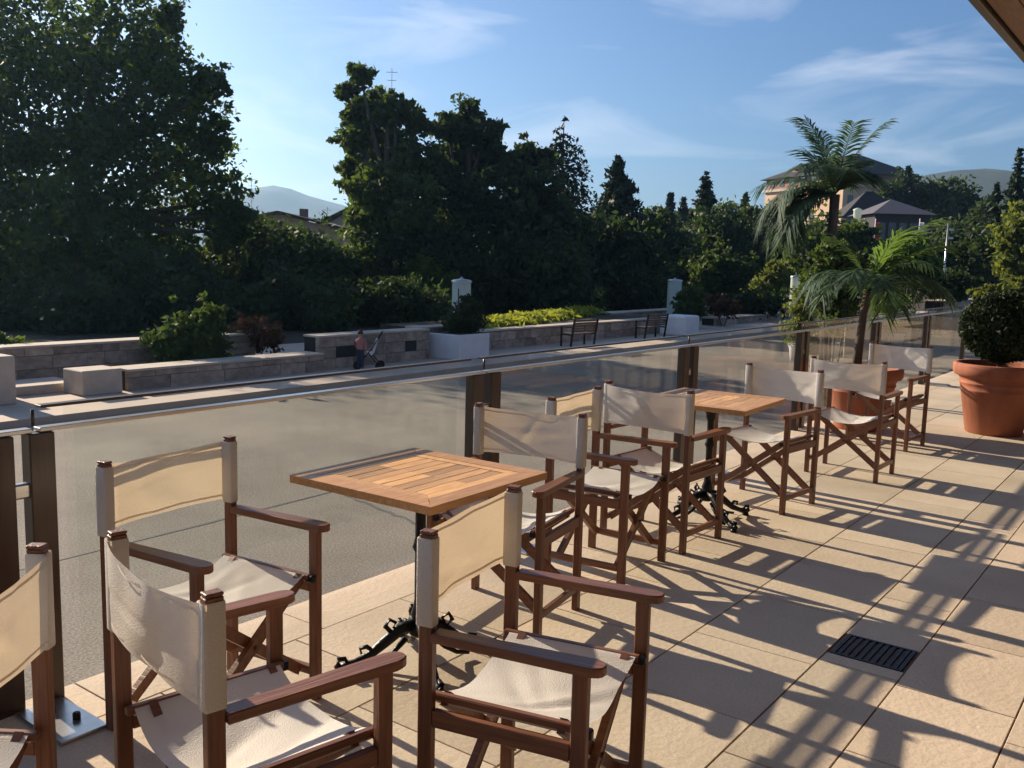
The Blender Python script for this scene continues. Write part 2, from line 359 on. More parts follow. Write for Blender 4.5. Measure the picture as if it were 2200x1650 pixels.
# drain grate
gr = thing('drain_grate', 'black slotted drain grate set flush in the tiles under a chair-back shadow', 'drain grate', (GX0, GY0, 0))
w_, h_ = GX1-GX0, GY1-GY0
fb = MB(); fb.box(0, w_, 0, .014, -.02, .001); fb.box(0, w_, h_-.014, h_, -.02, .001); fb.box(0, .012, .014, h_-.014, -.02, .001); fb.box(w_-.012, w_, .014, h_-.014, -.02, .001)
fb.build('frame', M['iron'], gr); MB().box(.012, w_-.012, .014, h_-.014, -.10, -.05).build('pit', M['dark'], gr)
nb = 9
bm_ = MB().box(.012, w_-.012, 0, .014, -.018, 0).build('bar', M['iron'], mesh_only=True)
for i in range(nb): link('bar', bm_, gr, (0, .014+(h_-.028)*(i+.5)/nb-.007, 0))

# mountains and hills
def ridge(name, pts, dep, thick, m, seed=3):
    rng = np.random.default_rng(seed); mb = MB(); xs = np.linspace(pts[0][0], pts[-1][0], 60)
    ys = np.interp(xs, [p[0] for p in pts], [p[1] for p in pts])+rng.normal(size=60)*1.0
    bm = mb.bm; rowsv = []
    fwd = Vector((fw[0], fw[1], 0)).normalized()
    for j in range(7):
        f = j/6
        rw = []
        for x, y in zip(xs, ys):
            p = D(x, y, dep); h = p.z*(1-f)**0.8+rng.normal()*p.z*0.02*(f > 0); q = Vector((p.x, p.y, 0))-fwd*thick*f
            rw.append(bm.verts.new((q.x, q.y, max(h, -2))))
        rowsv.append(rw)
    back = [bm.verts.new((v.co.x+fwd.x*thick, v.co.y+fwd.y*thick, -2)) for v in rowsv[0]]
    rowsv.insert(0, back)
    for a, b in zip(rowsv[:-1], rowsv[1:]):
        for i in range(59):
            f = bm.faces.new((a[i], a[i+1], b[i+1], b[i])); f.smooth = True
    return tag(mb.build(name, m), kind='structure')
ridge('mountain', [(-900, 420), (-300, 380), (200, 430), (480, 410), (545, 404), (575, 409), (584, 400), (612, 400), (640, 412), (680, 426), (745, 444), (900, 480), (1150, 520), (1350, 545)], 2100, 700, M['rock'])
ridge('hill', [(1500, 560), (1700, 520), (1860, 425), (1920, 400), (1990, 375), (2080, 363), (2140, 364), (2200, 372), (2400, 380), (2900, 430)], 1100, 400, M['rock'], 5)

# haze: the air round the whole scene
hz = MB().box(-3200, 3200, -3200, 3200, -3.0, 200).build('haze', bpy.data.materials.new('haze_air')); tag(hz, kind='stuff')
hm = hz.data.materials[0]; hm.use_nodes = True; t_ = hm.node_tree; t_.nodes.remove(t_.nodes['Principled BSDF'])
pv = N(t_, 'ShaderNodeVolumePrincipled'); pv.inputs['Color'].default_value = (0.38, 0.66, 1.0, 1); pv.inputs['Density'].default_value = 0.00020
pv.inputs['Anisotropy'].default_value = 0.55
t_.links.new(pv.outputs[0], t_.nodes['Material Output'].inputs['Volume'])

# ================================================================== RAILING
ral = thing('glass_railing', 'glass balustrade with paired brown metal posts along the terrace edge', 'railing', (0, 0, 0))
YR = 3.05; ZR = 0.94
stations = [1.47, 3.84, 6.26, 8.66, 11.05, 13.45, 15.85, 18.25, 20.65]
post_me = MB().box(-.042, .042, -.03, .03, -0.05, ZR-.012, .004).build('post', M['postm'], mesh_only=True)
plate_me = MB().box(-.06, .10, -.32, -.02, 0.0, .012, .003).build('base_plate', M['steel'], mesh_only=True)
bolt_me = MB().lathe([(0, .034), (.011, .034), (.013, .030), (.013, .012)], 8).build('bolt', M['iron'], mesh_only=True)
clamp_me = MB().box(-.03, .03, -.018, .018, -.025, .025, .006).build('clamp', M['steel'], mesh_only=True)
pin_me = MB().tube([(0, 0, 0), (0, 0, .055)], .006, 6).build('pin', M['postm'], mesh_only=True)
for i, x in enumerate(stations):
    if i == 0:
        MB().box(1.02, x-.075, YR-.03, YR+.03, -.05, ZR-.012, .004).build('panel', M['postm'], ral)
        xs_ = [x+.015]
    else: xs_ = [x-.075, x+.075] if i < 6 else [x]
    for q in xs_:
        link('post', post_me, ral, (q, YR, 0))
    if i: link('base_plate', plate_me, ral, (x+.05, YR, 0))
    else:
        link('base_plate', plate_me, ral, (x-.06, YR-.02, 0))
        link('bolt', bolt_me, ral, (x-.04, YR-.13, 0)); link('bolt', bolt_me, ral, (x-.01, YR-.23, 0))
    for z in (.18, .74):
        link('clamp', clamp_me, ral, (x-(.05 if i == 0 else 0), YR+.0, z))
    link('pin', pin_me, ral, (x, YR, ZR+.01))
for a, b in zip([-3.0]+stations, stations+[23.3]):
    if a < 0: a_, b_ = -3.0, 1.02
    else: a_, b_ = a+.14, b-.14
    MB().box(a_, b_, YR-.005, YR+.005, .06, ZR-.014).build('glass_pane', M['glass'], ral)
    if b > 3: MB().box(a_+.0, b_, YR+.065, YR+.073, .30, ZR+.055).build('glass_pane', M['glass'], ral)
    MB().box(max(a, -3)+.012, b-.012, YR-.022, YR+.022, ZR-.010, ZR+.004, .002).build('handrail', M['steel'], ral)
    if a > 0: MB().box(a+.05, b-.05, YR+.045, YR+.085, ZR+.057, ZR+.067, .002).build('top_profile', M['postm'], ral)

# ================================================================== CHAIRS
CW, CXR, CXF = .255, -.205, .195
def folds(seed, n, amp):
    r = random.Random(seed); L_ = [(r.uniform(0, 6.28), r.uniform(-.6, .6), r.uniform(.03, .10), r.uniform(-amp, amp)) for _ in range(n)]
    def f(u, v):      # u, v in -1..1: soft ridges along random lines
        z = 0
        for a, c, w, h in L_:
            d = u*math.cos(a)+v*math.sin(a)-c; e = -u*math.sin(a)+v*math.cos(a); z += h*math.exp(-(d/w)**2/2)*math.exp(-(e*.9)**2)
        return z
    return f
def grid_mesh(name, g):
    mb = MB(); V = [[mb.bm.verts.new(p) for p in row] for row in g]
    for i in range(len(V)-1):
        for j in range(len(V[0])-1): f = mb.bm.faces.new((V[i][j], V[i+1][j], V[i+1][j+1], V[i][j+1])); f.smooth = True
    return mb.build(name, M['canvas'], mesh_only=True)
def seat_mesh(k):
    r = random.Random(50+k); sagd = r.uniform(.040, .062); fo = folds(70+k, 7, .007); nx, ny = 22, 34; g = []
    for i in range(nx+1):
        row = []
        for j in range(ny+1):
            u, v = i/nx, j/ny*2-1; x = CXR+.012+(CXF-CXR-.02)*u+.004*math.sin(v*5+k)*(1 if i in (0, nx) else 0)
            if abs(v) > .92: y = math.copysign(.222+.013*math.sin((abs(v)-.92)/.08*math.pi), v); z = .4585-.030*((abs(v)-.92)/.08)
            else:
                q = v/.92; y = q*.222; e = 1-q*q; z = .4585-sagd*e*(1+.15*math.sin(3*u+k))+fo(u*2-1, q)*e**.5
            row.append((x, y, z))
        g.append(row)
    return grid_mesh('seat_canvas', g)
def back_mesh(k):
    r = random.Random(90+k); fo = folds(120+k, 6, .006); ph = r.uniform(0, 6); ny, nz = 34, 14; g = []
    for i in range(nz+1):
        row = []
        for j in range(ny+1):
            u, v = i/nz, j/ny*2-1; sag = 1-v*v
            x = CXR-.022-.030*sag*(0.6+.4*u)+.003*math.sin(6*v+4*u+ph)*sag+fo(u*2-1, v)*sag**.5
            z = .648+.214*u-(.012*sag if u > .5 else -.006*sag)*abs(2*u-1)
            row.append((x, v*(CW+.012), z))
        g.append(row)
    return grid_mesh('back_canvas', g)
def make_chair(label):
    t = thing('director_chair', label, 'chair', group='wooden director chairs on the terrace')
    W, xr, xf = .255, -.205, .195
    def leg(nm, x, y, z1): return MB().box(x-.019, x+.019, y-.014, y+.014, 0, z1, .003).build(nm, M['wood_v'], t)
    for s in (-1, 1):
        leg('rear_leg', xr, s*W, .872); leg('front_leg', xf, s*W, .606)
        c = MB(); c.box(xr-.019, xr+.019, s*W-.014, s*W+.014, .8722, .880, .003, 2); c.build('post_cap', M['wood_v'], t)
        # armrest with rounded front
        pts = [(xr+.02, s*W-.022), (xf+.02, s*W-.027)]+[(xf+.03+.028*math.cos(a), s*W+.027*math.sin(a)) for a in np.linspace(-1.4, 1.4, 7)]+[(xf+.02, s*W+.027), (xr+.02, s*W+.022)]
        a_ = MB().prism(pts, .606, .630); bmesh.ops.bevel(a_.bm, geom=[e for e in a_.bm.edges if abs(e.verts[0].co.z-e.verts[1].co.z) < 1e-5], offset=.003, segments=1, affect='EDGES')
        a_.build('armrest', M['wood_h'], t)
        MB().box(xr+.0205, xf-.0205, s*W-.011, s*W+.011, .385, .428, .002).build('side_rail', M['wood_h'], t)
        MB().box(xr+.0205, xf-.0205, s*W-.011, s*W+.011, .085, .115, .002).build('lower_rail', M['wood_h'], t)
        MB().box(xr-.005, xf+.005, s*.222-.010, s*.222+.010, .437, .457, .003).build('seat_stick', M['wood_h'], t)
        for x in (xr+.045, xf-.045):
            e = .011*s
            MB().bar((x+e, -s*(W-.022), .10), (x+e, s*.222, .445), .036, .018, (1, 0, 0), .002).build('cross_brace', M['wood_h'], t)
    for x in (xr+.045, xf-.045):
        MB().tube([(x-.028, 0, .268), (x+.028, 0, .268)], .008, 8).build('pivot_bolt', M['brass'], t)
    for s in (-1, 1):
        MB().box(xf-.012, xf+.022, s*(W-.03)-.012, s*(W-.03)+.012, .430, .455, .004).build('hinge_bracket', M['iron'], t)
    link('seat_canvas', seat_mesh(0), t)
    bk = link('back_canvas', back_mesh(0), t)
    hm_ = MB()
    for zc in (.846, .664):
        prev = None
        for j in range(25):
            v = j/24*2-1; sag = 1-v*v; x = xr-.0235-.030*sag*(0.6+.4*((zc-.648)/.214))+.004*math.sin(6*v+4*((zc-.648)/.214))*sag
            z = zc-(.012 if zc > .75 else -.006)*sag*.85; w2 = .0035
            cur = [hm_.bm.verts.new((x-.001, v*(W-.01), z-w2)), hm_.bm.verts.new((x-.001, v*(W-.01), z+w2))]
            if prev: hm_.bm.faces.new((prev[0], cur[0], cur[1], prev[1]))
            prev = cur
    hm_.build('hem_stitching', M['canvas'], bk)
    for s in (-1, 1):
        sl_ = MB(); sl_.box(xr-.0255, xr+.0215, s*W-.0175, s*W+.0175, .640, .864, .005, 2)
        for f in [f for f in sl_.bm.faces if abs(f.normal.z) > .9]: sl_.bm.faces.remove(f)
        for f in sl_.bm.faces: f.smooth = True
        sl_.build('post_sleeve', M['canvas'], bk)
    return t
chairs = [
    ((1.79, 2.52), -83, 'director chair beside the leftmost railing post, its sunlit back glowing in front of the road'),
    ((0.647, 2.05), 124, 'director chair cut off by the left edge, only a canvas back and post showing'),
    ((1.295, 1.70), -11, 'director chair in the bottom left corner seen from behind, seat below the glowing back'),
    ((1.925, 1.31), -77, 'largest director chair at bottom centre, its back touching the front of the near table'),
    ((3.12, 2.34), 190, 'director chair facing the near table from its far side by the second post pair'),
    ((3.95, 2.32), -84, 'director chair with a yellow-lit back, nearest the rail between the two tables'),
    ((4.63, 2.37), -3, 'director chair drawn up to the left side of the far table, armrests toward it'),
    ((5.77, 2.24), 173, 'director chair facing the far table from its right side, crossed legs visible'),
    ((7.08, 2.07), -1, 'director chair turned away with its back panel behind the one at the far table'),
    ((8.46, 2.19), 174, 'farthest director chair, next to the round clipped bush in its pot'),
]
c0 = make_chair(chairs[0][2])
for i, ((x, y), a, lb) in enumerate(chairs):
    if i == 0: c0.location = (x, y, 0); c0.rotation_euler = (0, 0, R(a))
    else:
        c_ = copy_tree(c0, (x, y, 0), R(a), lb)
        for ch_ in c_.children:
            if ch_.name.startswith('seat_canvas'): ch_.data = seat_mesh(i)
            elif ch_.name.startswith('back_canvas'): ch_.data = back_mesh(i)

# ================================================================== TABLES
def make_table(label, half=.335):
    t = thing('cafe_table', label, 'table', group='square wooden cafe tables on the terrace'); H = .74; th = .028
    for k in range(4):      # mitred frame boards
        a = k*math.pi/2; w2 = .075; h = half
        pts = [(-h, -h), (h, -h), (h-w2-.002, -h+w2), (-h+w2+.002, -h+w2)]
        pts = [(p[0]*math.cos(a)-p[1]*math.sin(a), p[0]*math.sin(a)+p[1]*math.cos(a)) for p in pts]
        MB().prism(pts, H-th, H).build('frame_board', M['tw1'], t)
    ih = half-.077
    for k in range(4):
        a = k*math.pi/2; w2 = .040; h = ih
        pts = [(-h, -h), (h, -h), (h-w2-.001, -h+w2), (-h+w2+.001, -h+w2)]
        pts = [(p[0]*math.cos(a)-p[1]*math.sin(a), p[0]*math.sin(a)+p[1]*math.cos(a)) for p in pts]
        MB().prism(pts, H-th+.004, H-.001).build('border_board', M['tw2'], t)
    ch = ih-.042; n = 8; sw = 2*ch/n
    me = [MB().box(0, ch-.0015, 0, sw-.003, -.02, 0, .001).build('slat', M['tw2'], mesh_only=True) for _ in range(1)][0]
    for i in range(n):
        for j in (0, 1): link('slat', me, t, (-ch+j*ch+.0007, -ch+i*sw+.0015, H-.002+random.uniform(-.0004, .0004)))
    MB().box(-.2, .2, -.035, .035, H-th-.022, H-th-.001).build('under_bracket', M['iron'], t)
    MB().box(-.035, .035, -.2, .2, H-th-.045, H-th-.0225).build('under_bracket', M['iron'], t)
    col = MB(); col.lathe([(.0, .115), (.03, .115), (.042, .13), (.036, .15), (.026, .17), (.034, .20), (.024, .23), (.020, .26), (.020, .44), (.030, .46), (.024, .48), (.020, .50), (.020, .60), (.030, .63), (.034, .655), (.05, .664), (.0, .665)], 16)
    col.build('column', M['iron'], t)
    for k in range(4):
        a = math.pi/4+k*math.pi/2+.2; u = Vector((math.cos(a), math.sin(a), 0)); z_ = Vector((0, 0, 1)); f = MB()
        P = lambda r, z: u*r+z_*z
        f.tube([P(.02, .16), P(.07, .15), P(.13, .105), (P(.19, .06)), P(.24, .04), P(.275, .03), P(.30, .022)], [.022, .024, .022, .017, .014, .018, .016], 8)
        f.tube([P(.285, .02), P(.31, .035), P(.305, .058), P(.28, .058), P(.272, .042)], [.016, .014, .011, .009, .006], 6)
        f.tube([P(.10, .13), P(.13, .165), P(.115, .19), P(.09, .175), P(.10, .155)], [.010, .010, .008, .007, .005], 6)
        f.tube([P(.17, .07), P(.20, .095), P(.225, .09), P(.22, .07)], [.009, .009, .008, .005], 6)
        f.tube([P(.05, .11), P(.10, .06), P(.15, .03), P(.20, .022)], [.012, .010, .009, .008], 6)
        f.lathe([(0, 0), (.018, 0), (.02, .008), (.014, .02), (0, .02)], 10, (u.x*.29, u.y*.29))
        f.build('foot', M['iron'], t)
    return t
t0 = make_table('near square wooden table with shadow stripes, framed by the four front chairs')
t0.location = (2.50, 2.27, 0); t0.rotation_euler = (0, 0, R(1.0))
copy_tree(t0, (5.13, 2.33, 0), R(2.0), 'far square wooden table between two director chairs near the third post pair')

# ================================================================== POTTED PLANTS
def pot(parent, rb, rr, h, n=40):
    MB().lathe([(0, 0.0), (rb, 0.0), (rb+.01, .01), (rb+(rr-.035-rb)*.62, h*.60), (rb+(rr-.035-rb)*.62+.007, h*.61), (rb+(rr-.035-rb)*.63+.007, h*.63), (rb+(rr-.035-rb)*.64, h*.64), (rb+(rr-.035-rb)*.72, h*.70), (rb+(rr-.035-rb)*.72+.007, h*.71), (rb+(rr-.035-rb)*.73+.007, h*.73), (rb+(rr-.035-rb)*.74, h*.74), (rb+(rr-.035-rb)*.82, h*.80), (rr-.030, h*.82), (rr-.012, h*.83), (rr-.008, h*.855), (rr, h*.87), (rr, h*.985), (rr-.01, h), (rr-.045, h), (rr-.055, h*.97), (rr-.06, h*.86), (0, h*.86)], n).build('pot', M['terra'], parent)
    MB().lathe([(0, h*.90), (rr-.065, h*.885)], n).build('soil', M['soil'], parent)
tp = thing('potted_topiary', 'clipped round dark bush in a big terracotta pot at the right edge', 'potted plant', (9.86, 1.56, 0))
pot(tp, .24, .40, .67)
mb = MB(); mb.tube([(0, 0, .55), (.01, .0, .7), (-.01, .01, .86)], [.028, .022, .02], 8)
for k in range(9):
    a = k*.7; mb.tube([(-.01, .01, .74+.01*k), (.12*math.cos(a), .12*math.sin(a), .9), (.27*math.cos(a), .27*math.sin(a), .98+.02*k)], [.012, .008, .003], 5)
mb.build('stem', M['trunk'], tp)
rg = np.random.default_rng(4); n = 15000; d = rg.normal(size=(n, 3)); d /= np.linalg.norm(d, axis=1)[:, None]
bump = 1+.05*np.sin(d[:, 0]*9+1)*np.sin(d[:, 1]*8)+.03*rg.normal(size=n)
P = d*(.365*bump*(0.80+.20*rg.random(n)**.5))[:, None]*np.array([1, 1, .90])+np.array([0, 0, 1.02])
link('crown', quads_mesh('crown', leaves_at(P, .034, rg, 1.5), M['f_box']), tp)

def frond(parent, az, elev, ln, bend, m, seed, leafl=.30, npair=34, base=(0, 0, 0), wid=.02, lift=.35):
    rg = np.random.default_rng(seed); pts = []; p = np.array(base, float); e = elev
    hd = np.array([math.cos(az), math.sin(az), 0]); sidev = np.array([-math.sin(az), math.cos(az), 0])
    ns = 14
    for i in range(ns+1):
        pts.append(p.copy()); dr = hd*math.cos(e)+np.array([0, 0, 1])*math.sin(e); p = p+dr*ln/ns; e -= bend/ns*(0.5+i/ns)
    pts = np.array(pts); V = []
    # rachis as thin crossed strips
    for i in range(ns):
        w0 = wid*.35*(1-i/ns)+.003; w1 = wid*.35*(1-(i+1)/ns)+.003
        V.append([pts[i]-sidev*w0, pts[i+1]-sidev*w1, pts[i+1]+sidev*w1, pts[i]+sidev*w0])
        zz = np.array([0, 0, 1.0]); V.append([pts[i]-zz*w0, pts[i+1]-zz*w1, pts[i+1]+zz*w1, pts[i]+zz*w0])
    for k in range(npair):
        f = .12+.88*k/(npair-1); q = f*ns; i = min(int(q), ns-1); c = pts[i]+(pts[i+1]-pts[i])*(q-i); tg = pts[i+1]-pts[i]; tg /= np.linalg.norm(tg)
        L_ = leafl*(math.sin(min(1, f*1.25)*math.pi*.62)+.15)*(0.85+.3*rg.random()); nv = np.cross(sidev, tg)
        for s in (-1, 1):
            dv = sidev*s*.85+tg*(.55+.5*f)-nv*0+np.array([0, 0, lift*(1-f)-.35])+rg.normal(size=3)*.10; dv /= np.linalg.norm(dv)
            wv = np.cross(dv, nv); wv /= np.linalg.norm(wv)+1e-9; w2 = wid*.5
            a0 = c; a1 = c+dv*L_*.5+np.array([0, 0, .0]); a2 = c+dv*L_+np.array([0, 0, -.16*L_])
            V.append([a0-wv*w2*.4, a1-wv*w2, a1+wv*w2, a0+wv*w2*.4]); V.append([a1-wv*w2, a2-wv*w2*.1, a2+wv*w2*.1, a1+wv*w2])
    return link('frond', quads_mesh('frond', np.array(V), M[m]), parent)
# potted palm behind the far chairs
pp = thing('potted_palm', 'palm with green arching fronds in the terracotta pot behind the far chairs', 'potted plant', (9.15, 2.62, 0))
pot(pp, .22, .37, .60)
MB().tube([(-.05, .05, .5), (-.04, .04, .8), (-.02, .03, 1.1), (0, 0, 1.32)], [.048, .04, .036, .045], 9).build('trunk', M['trunk'], pp)
rg = np.random.default_rng(9)
fr = [(R(-60), .55, 1.0, 1.7), (R(-40), .9, .95, 1.6), (R(150), .6, .8, 2.2), (R(120), .8, .8, 2.0), (R(100), .5, .75, 2.2), (R(-100), .7, .9, 1.9), (R(-75), .35, .95, 1.3), (R(180), .9, .8, 2.1), (R(-20), .7, .8, 1.9), (R(20), .7, .8, 1.8), (R(60), .6, .8, 2.0), (R(-150), .8, .75, 2.2), (R(-130), .4, .7, 2.0)]
for i, (a, e, l_, b) in enumerate(fr): frond(pp, a, e, l_*.8, b*.9, 'f_palm', 20+i, .22, 26, (0, 0, 1.33), .018)
for i, (a, e, l_, b) in enumerate([(R(-62), 1.15, .85, .7), (R(-30), 1.2, .7, .8), (R(-80), .95, .75, .9), (R(110), 1.25, .55, .7), (R(-110), 1.3, .6, .6)]): frond(pp, a, e, l_, b, 'f_palm2', 60+i, .24, 30, (0, 0, 1.34), .024)
# tall feathery palm behind the railing
B_ = D(1794, 418, 20.0); bz = B_.z-ZB
fp = thing('palm_tree', 'tall palm with drooping feathery fronds in front of the pink hotel', 'tree', (B_.x, B_.y, ZB))
MB().tube([(0.1, 0, -.1), (.06, 0, bz*.4), (0, 0, bz*.8), (0, 0, bz)], [.15, .12, .10, .11], 10).build('trunk', M['trunk'], fp)
left = math.atan2(-rt0[1], -rt0[0])
for i in range(22):
    a = left+[0, .25, -.3, .5, -.6, .9, 3.0, 2.6, -2.5, 1.6, -1.5, .1, 3.4][i % 13]+rg.normal()*.15
    e = [0.35, .5, .25, .2, .4, .8, .9, 1.2, 1.0, .8, .7, 1.3, 1.35][i % 13]+rg.normal()*.08
    frond(fp, a, e, rg.uniform(1.45, 1.8)*(.75 if e > .9 else 1)*(.62 if i % 13 in (6, 7, 8, 12) else .85 if i % 13 in (9, 10) else 1), (2.3 if e < .6 else 1.3 if e < 1.1 else .7), 'f_palm', 100+i, .50, 46, (0, 0, bz), .036)

for i in range(7):
    frond(fp, left+rg.normal()*1.0, rg.uniform(-.15, .45), rg.uniform(1.5, 1.95), rg.uniform(1.3, 1.9), 'f_palm', 140+i, .50, 46, (0, 0, bz-.05), .036)
for i in range(5):
    frond(fp, left+[.4, -.5, 2.8, 1.5, -1.5][i], [1.25, 1.3, 1.25, 1.1, 1.2][i], 1.75, .6, 'f_palm', 170+i, .40, 46, (0, 0, bz), .036)
for i in range(3):
    frond(pp, i*2.4, rg.uniform(.0, .8), rg.uniform(.6, .85), rg.uniform(1.6, 2.1), 'f_palm' if i % 3 else 'f_palm2', 190+i, .24, 30, (0, 0, 1.32), .02)
# small planted pots by the railing
def plant(name, label, px, py, dep_y, hpx, fm, n, leaf, seed, wpx=60, cat='potted plant', pm='white'):
    g = G(px, py, ZB); t = thing(name, label, cat, g); rng = np.random.default_rng(seed); d = g.dot(Vector(fw)) if False else (np.array(g)-CP)@fw
    m = d/F; h = hpx*m; w = wpx*m
    MB().lathe([(r_*1.8, z_*1.8) for r_, z_ in ((0, 0), (.11, 0), (.14, .22), (.155, .24), (.155, .27), (.13, .27), (.12, .23), (0, .23))], 20).build('pot', M[pm], t)
    bl = [(np.array([rng.normal()*w*.15, rng.normal()*w*.15, .45+h*f]), w*.42*(1-.3*f), w*.42*(1-.3*f), h*.2) for f in (.2, .4, .6, .8)]
    link('foliage', quads_mesh('foliage', cloud(bl, n, leaf*1.7, rng, .3, .2, 12), M[fm]), t)
    mb = MB()
    for k in range(6): mb.tube([(0, 0, .4), (rng.normal()*w*.1, rng.normal()*w*.1, .25+h*.4), (rng.normal()*w*.2, rng.normal()*w*.2, .25+h*.8)], [.01, .007, .003], 4)
    mb.build('stem', M['trunk'], t); return t
plant('potted_shrub', 'yellow-green shrub in a white pot beyond the fourth post pair', 1712, 775, 0, 130, 'f_lime', 2600, .05, 31, 85)
plant('potted_shrub', 'silvery grey shrub in a white pot between the lime shrub and the palm', 1790, 770, 0, 150, 'f_olive', 3000, .045, 32, 70)
plant('potted_shrub', 'low leafy green plant hanging over the railing right of the palm trunk', 1925, 745, 0, 90, 'f_palm2', 2600, .06, 33, 110)

# ================================================================== FAR SIDE OF THE ROAD
def wall_run(label, x0, x1, y, h, depth, slots=(), course=.155, group='low stone walls across the road', seed=1):
    rng = random.Random(seed); t = thing('low_wall', label, 'wall', (x0*K, y*K, ZB), 0, group); Ln = (x1-x0)*K; h *= K; depth *= K; course *= K; slots = [(a*K, b*K) for a, b in slots]
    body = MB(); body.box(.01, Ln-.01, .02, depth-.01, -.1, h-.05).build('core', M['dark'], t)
    z = -.02; r = 0
    while z < h-.06:
        hh = min(course, h-.05-z); x = -(r % 2)*.2
        while x < Ln:
            w_ = rng.uniform(.40, .95); a, b = max(0, x), min(Ln, x+w_)
            sl = any(s0 < (a+b)/2 < s1 for s0, s1 in slots) and r == 1
            if b-a > .04 and not sl: MB().box(a+.004, b-.004, rng.uniform(-.008, .006), .12, z+.004, z+hh-.004, .006).build('stone', M['stone'], t)
            x += w_
        z += hh; r += 1
    x = 0
    while x < Ln-.01:
        w_ = min(1.3, Ln-x); MB().box(x+.002, x+w_-.002, -.03, depth+.02, h-.048, h, .005).build('coping_slab', M['coping'], t); x += w_
    return t
wall_run('low stone wall right of the shaded stone block, lying at the far kerb', 5.55, 8.35, 9.35, .24, .35, seed=2)
wall_run('low parapet wall with one dark recess under the rusty bush', 8.35, 10.55, 9.45, .46, .3, slots=((.5, .8), (1.5, 2.0)), seed=3)
wall_run('low parapet wall with several dark recesses left of the white cube planter', 8.0+2.6, 13.1-2.2, 9.5, .45, .3, slots=(), seed=4) if False else None
wall_run('parapet wall with dark recesses left of the white cube planter', 10.6-1.6+1.6, 11.6+.2, 9.7, .46, .3, slots=((.3, .6), (.8, 1.1)), seed=4)
wall_run('rear garden wall behind the shaded stone block', 4.6, 8.3, 10.7, .42, .3, seed=5)
wall_run('stone wall carrying the bright lime ground cover', 12.0, 18.6, 9.75, .34, .25, seed=6)
wall_run('long low wall behind the two benches', 18.9, 31, 11.2, .36, .4, seed=7)
wall_run('low wall beyond the white rounded planter', 22, 40, 10.0, .20, .4, seed=8)
wall_run('stone wall at far left behind the pale slab', 2.2, 4.5, 9.9, .5, .3, seed=9)
# stone block, slab
b = MB().box(-.40, .40, -.3, .4, 0, .47, .015).build('stone_block', M['coping']); b.location = G(208, 848, ZB)+Vector((.1, .25, 0)); tag(b, 'squat stone block seat on the far pavement at left', 'stone block')
b = MB().box(-.62, .62, -.5, .5, 0, .17, .012).build('stone_slab', M['coping']); b.location = G(105, 845, ZB)+Vector((0, .5, 0)); tag(b, 'low sunlit stone slab left of the squat block', 'stone slab')
b = MB().box(-.28, .28, -.28, .28, 0, .85, .015).build('stone_pier', M['coping']); b.location = G(2, 872, ZB)+Vector((0, .3, 0)); tag(b, 'square stone pier at the very left edge across the road', 'stone pier')
# white cube planter with dark bush
p = G(1018, 772, ZB); cp = thing('cube_planter', 'white cube planter holding a dark leafy bush', 'planter', p+Vector((.12, .1, 0)))
MB().box(-.66, .66, -.02, 1.2, 0, .68, .012).build('box', M['white'], cp); MB().box(-.6, .6, .04, 1.14, .68, .69).build('soil', M['soil'], cp)
rng = np.random.default_rng(12); bl = [(np.array([x, y, z])*1.75, r*1.75, r*1.75, r*1.75) for x, y, z, r in ((.12, .35, .55, .25), (-.12, .3, .52, .16), (.27, .4, .66, .22), (.22, .35, .84, .14), (.36, .35, .5, .2))]
link('foliage', quads_mesh('foliage', cloud(bl, 5200, .10, rng, .3, .3, 12), M['f_dark']), cp)
MB().tube([(0, .6, .68), (.03, .6, 1.4), (0, .6, 1.9)], [.04, .03, .015], 6).build('stem', M['trunk'], cp)
# white rounded block
p = G(1482, 722, ZB); b = MB().box(-.62, .62, -.1, 1.0, 0, .78, .10, 4).build('rounded_planter', M['white']); b.location = p; tag(b, 'pale rounded block on the far pavement above the third post pair', 'planter')
# small person in a coral top beside a pushchair
p = G(774, 795, ZB); pe = thing('person', 'small person in a coral top and dark trousers standing by the parapet wall', 'person', p, R(-60))
def skin_body():
    J = [((0, 0, .50), .075), ((0, 0, .58), .075), ((0, 0, .70), .080), ((0, 0, .755), .045), ((0, .0, .80), .030), ((0, .005, .86), .062), ((0, .0, .915), .058),
         ((.045, 0, .46), .055), ((.05, .01, .26), .038), ((.05, -.01, .05), .026), ((.05, .06, .025), .024),
         ((-.045, 0, .46), .055), ((-.05, .03, .26), .038), ((-.05, .02, .05), .026), ((-.05, .09, .025), .024),
         ((.10, 0, .72), .033), ((.13, -.01, .58), .024), ((.13, .04, .46), .020), ((.13, .06, .41), .020),
         ((-.10, 0, .72), .033), ((-.13, .03, .58), .024), ((-.11, .12, .52), .020), ((-.10, .16, .50), .020)]
    E = [(0, 1), (1, 2), (2, 3), (3, 4), (4, 5), (5, 6), (0, 7), (7, 8), (8, 9), (9, 10), (0, 11), (11, 12), (12, 13), (13, 14), (2, 15), (15, 16), (16, 17), (17, 18), (2, 19), (19, 20), (20, 21), (21, 22)]
    me = bpy.data.meshes.new('body'); me.from_pydata([j[0] for j in J], E, []); me.materials.append(M['skin'])
    o = link('body', me, pe); md = o.modifiers.new('skin', 'SKIN'); md.use_smooth_shade = True
    for i, j in enumerate(J): me.skin_vertices[0].data[i].radius = (j[1], j[1])
    me.skin_vertices[0].data[0].use_root = True
    o.modifiers.new('sub', 'SUBSURF').levels = 1; return o
M['skin'] = mat('skin_tone', (0.50, 0.30, 0.22), 0.6); M['coral'] = mat('coral_cloth', (0.50, 0.20, 0.17), 0.9); M['navy'] = mat('navy_cloth', (0.05, 0.05, 0.09), 0.9); M['hair'] = mat('brown_hair', (0.06, 0.035, 0.02), 0.7)
skin_body()
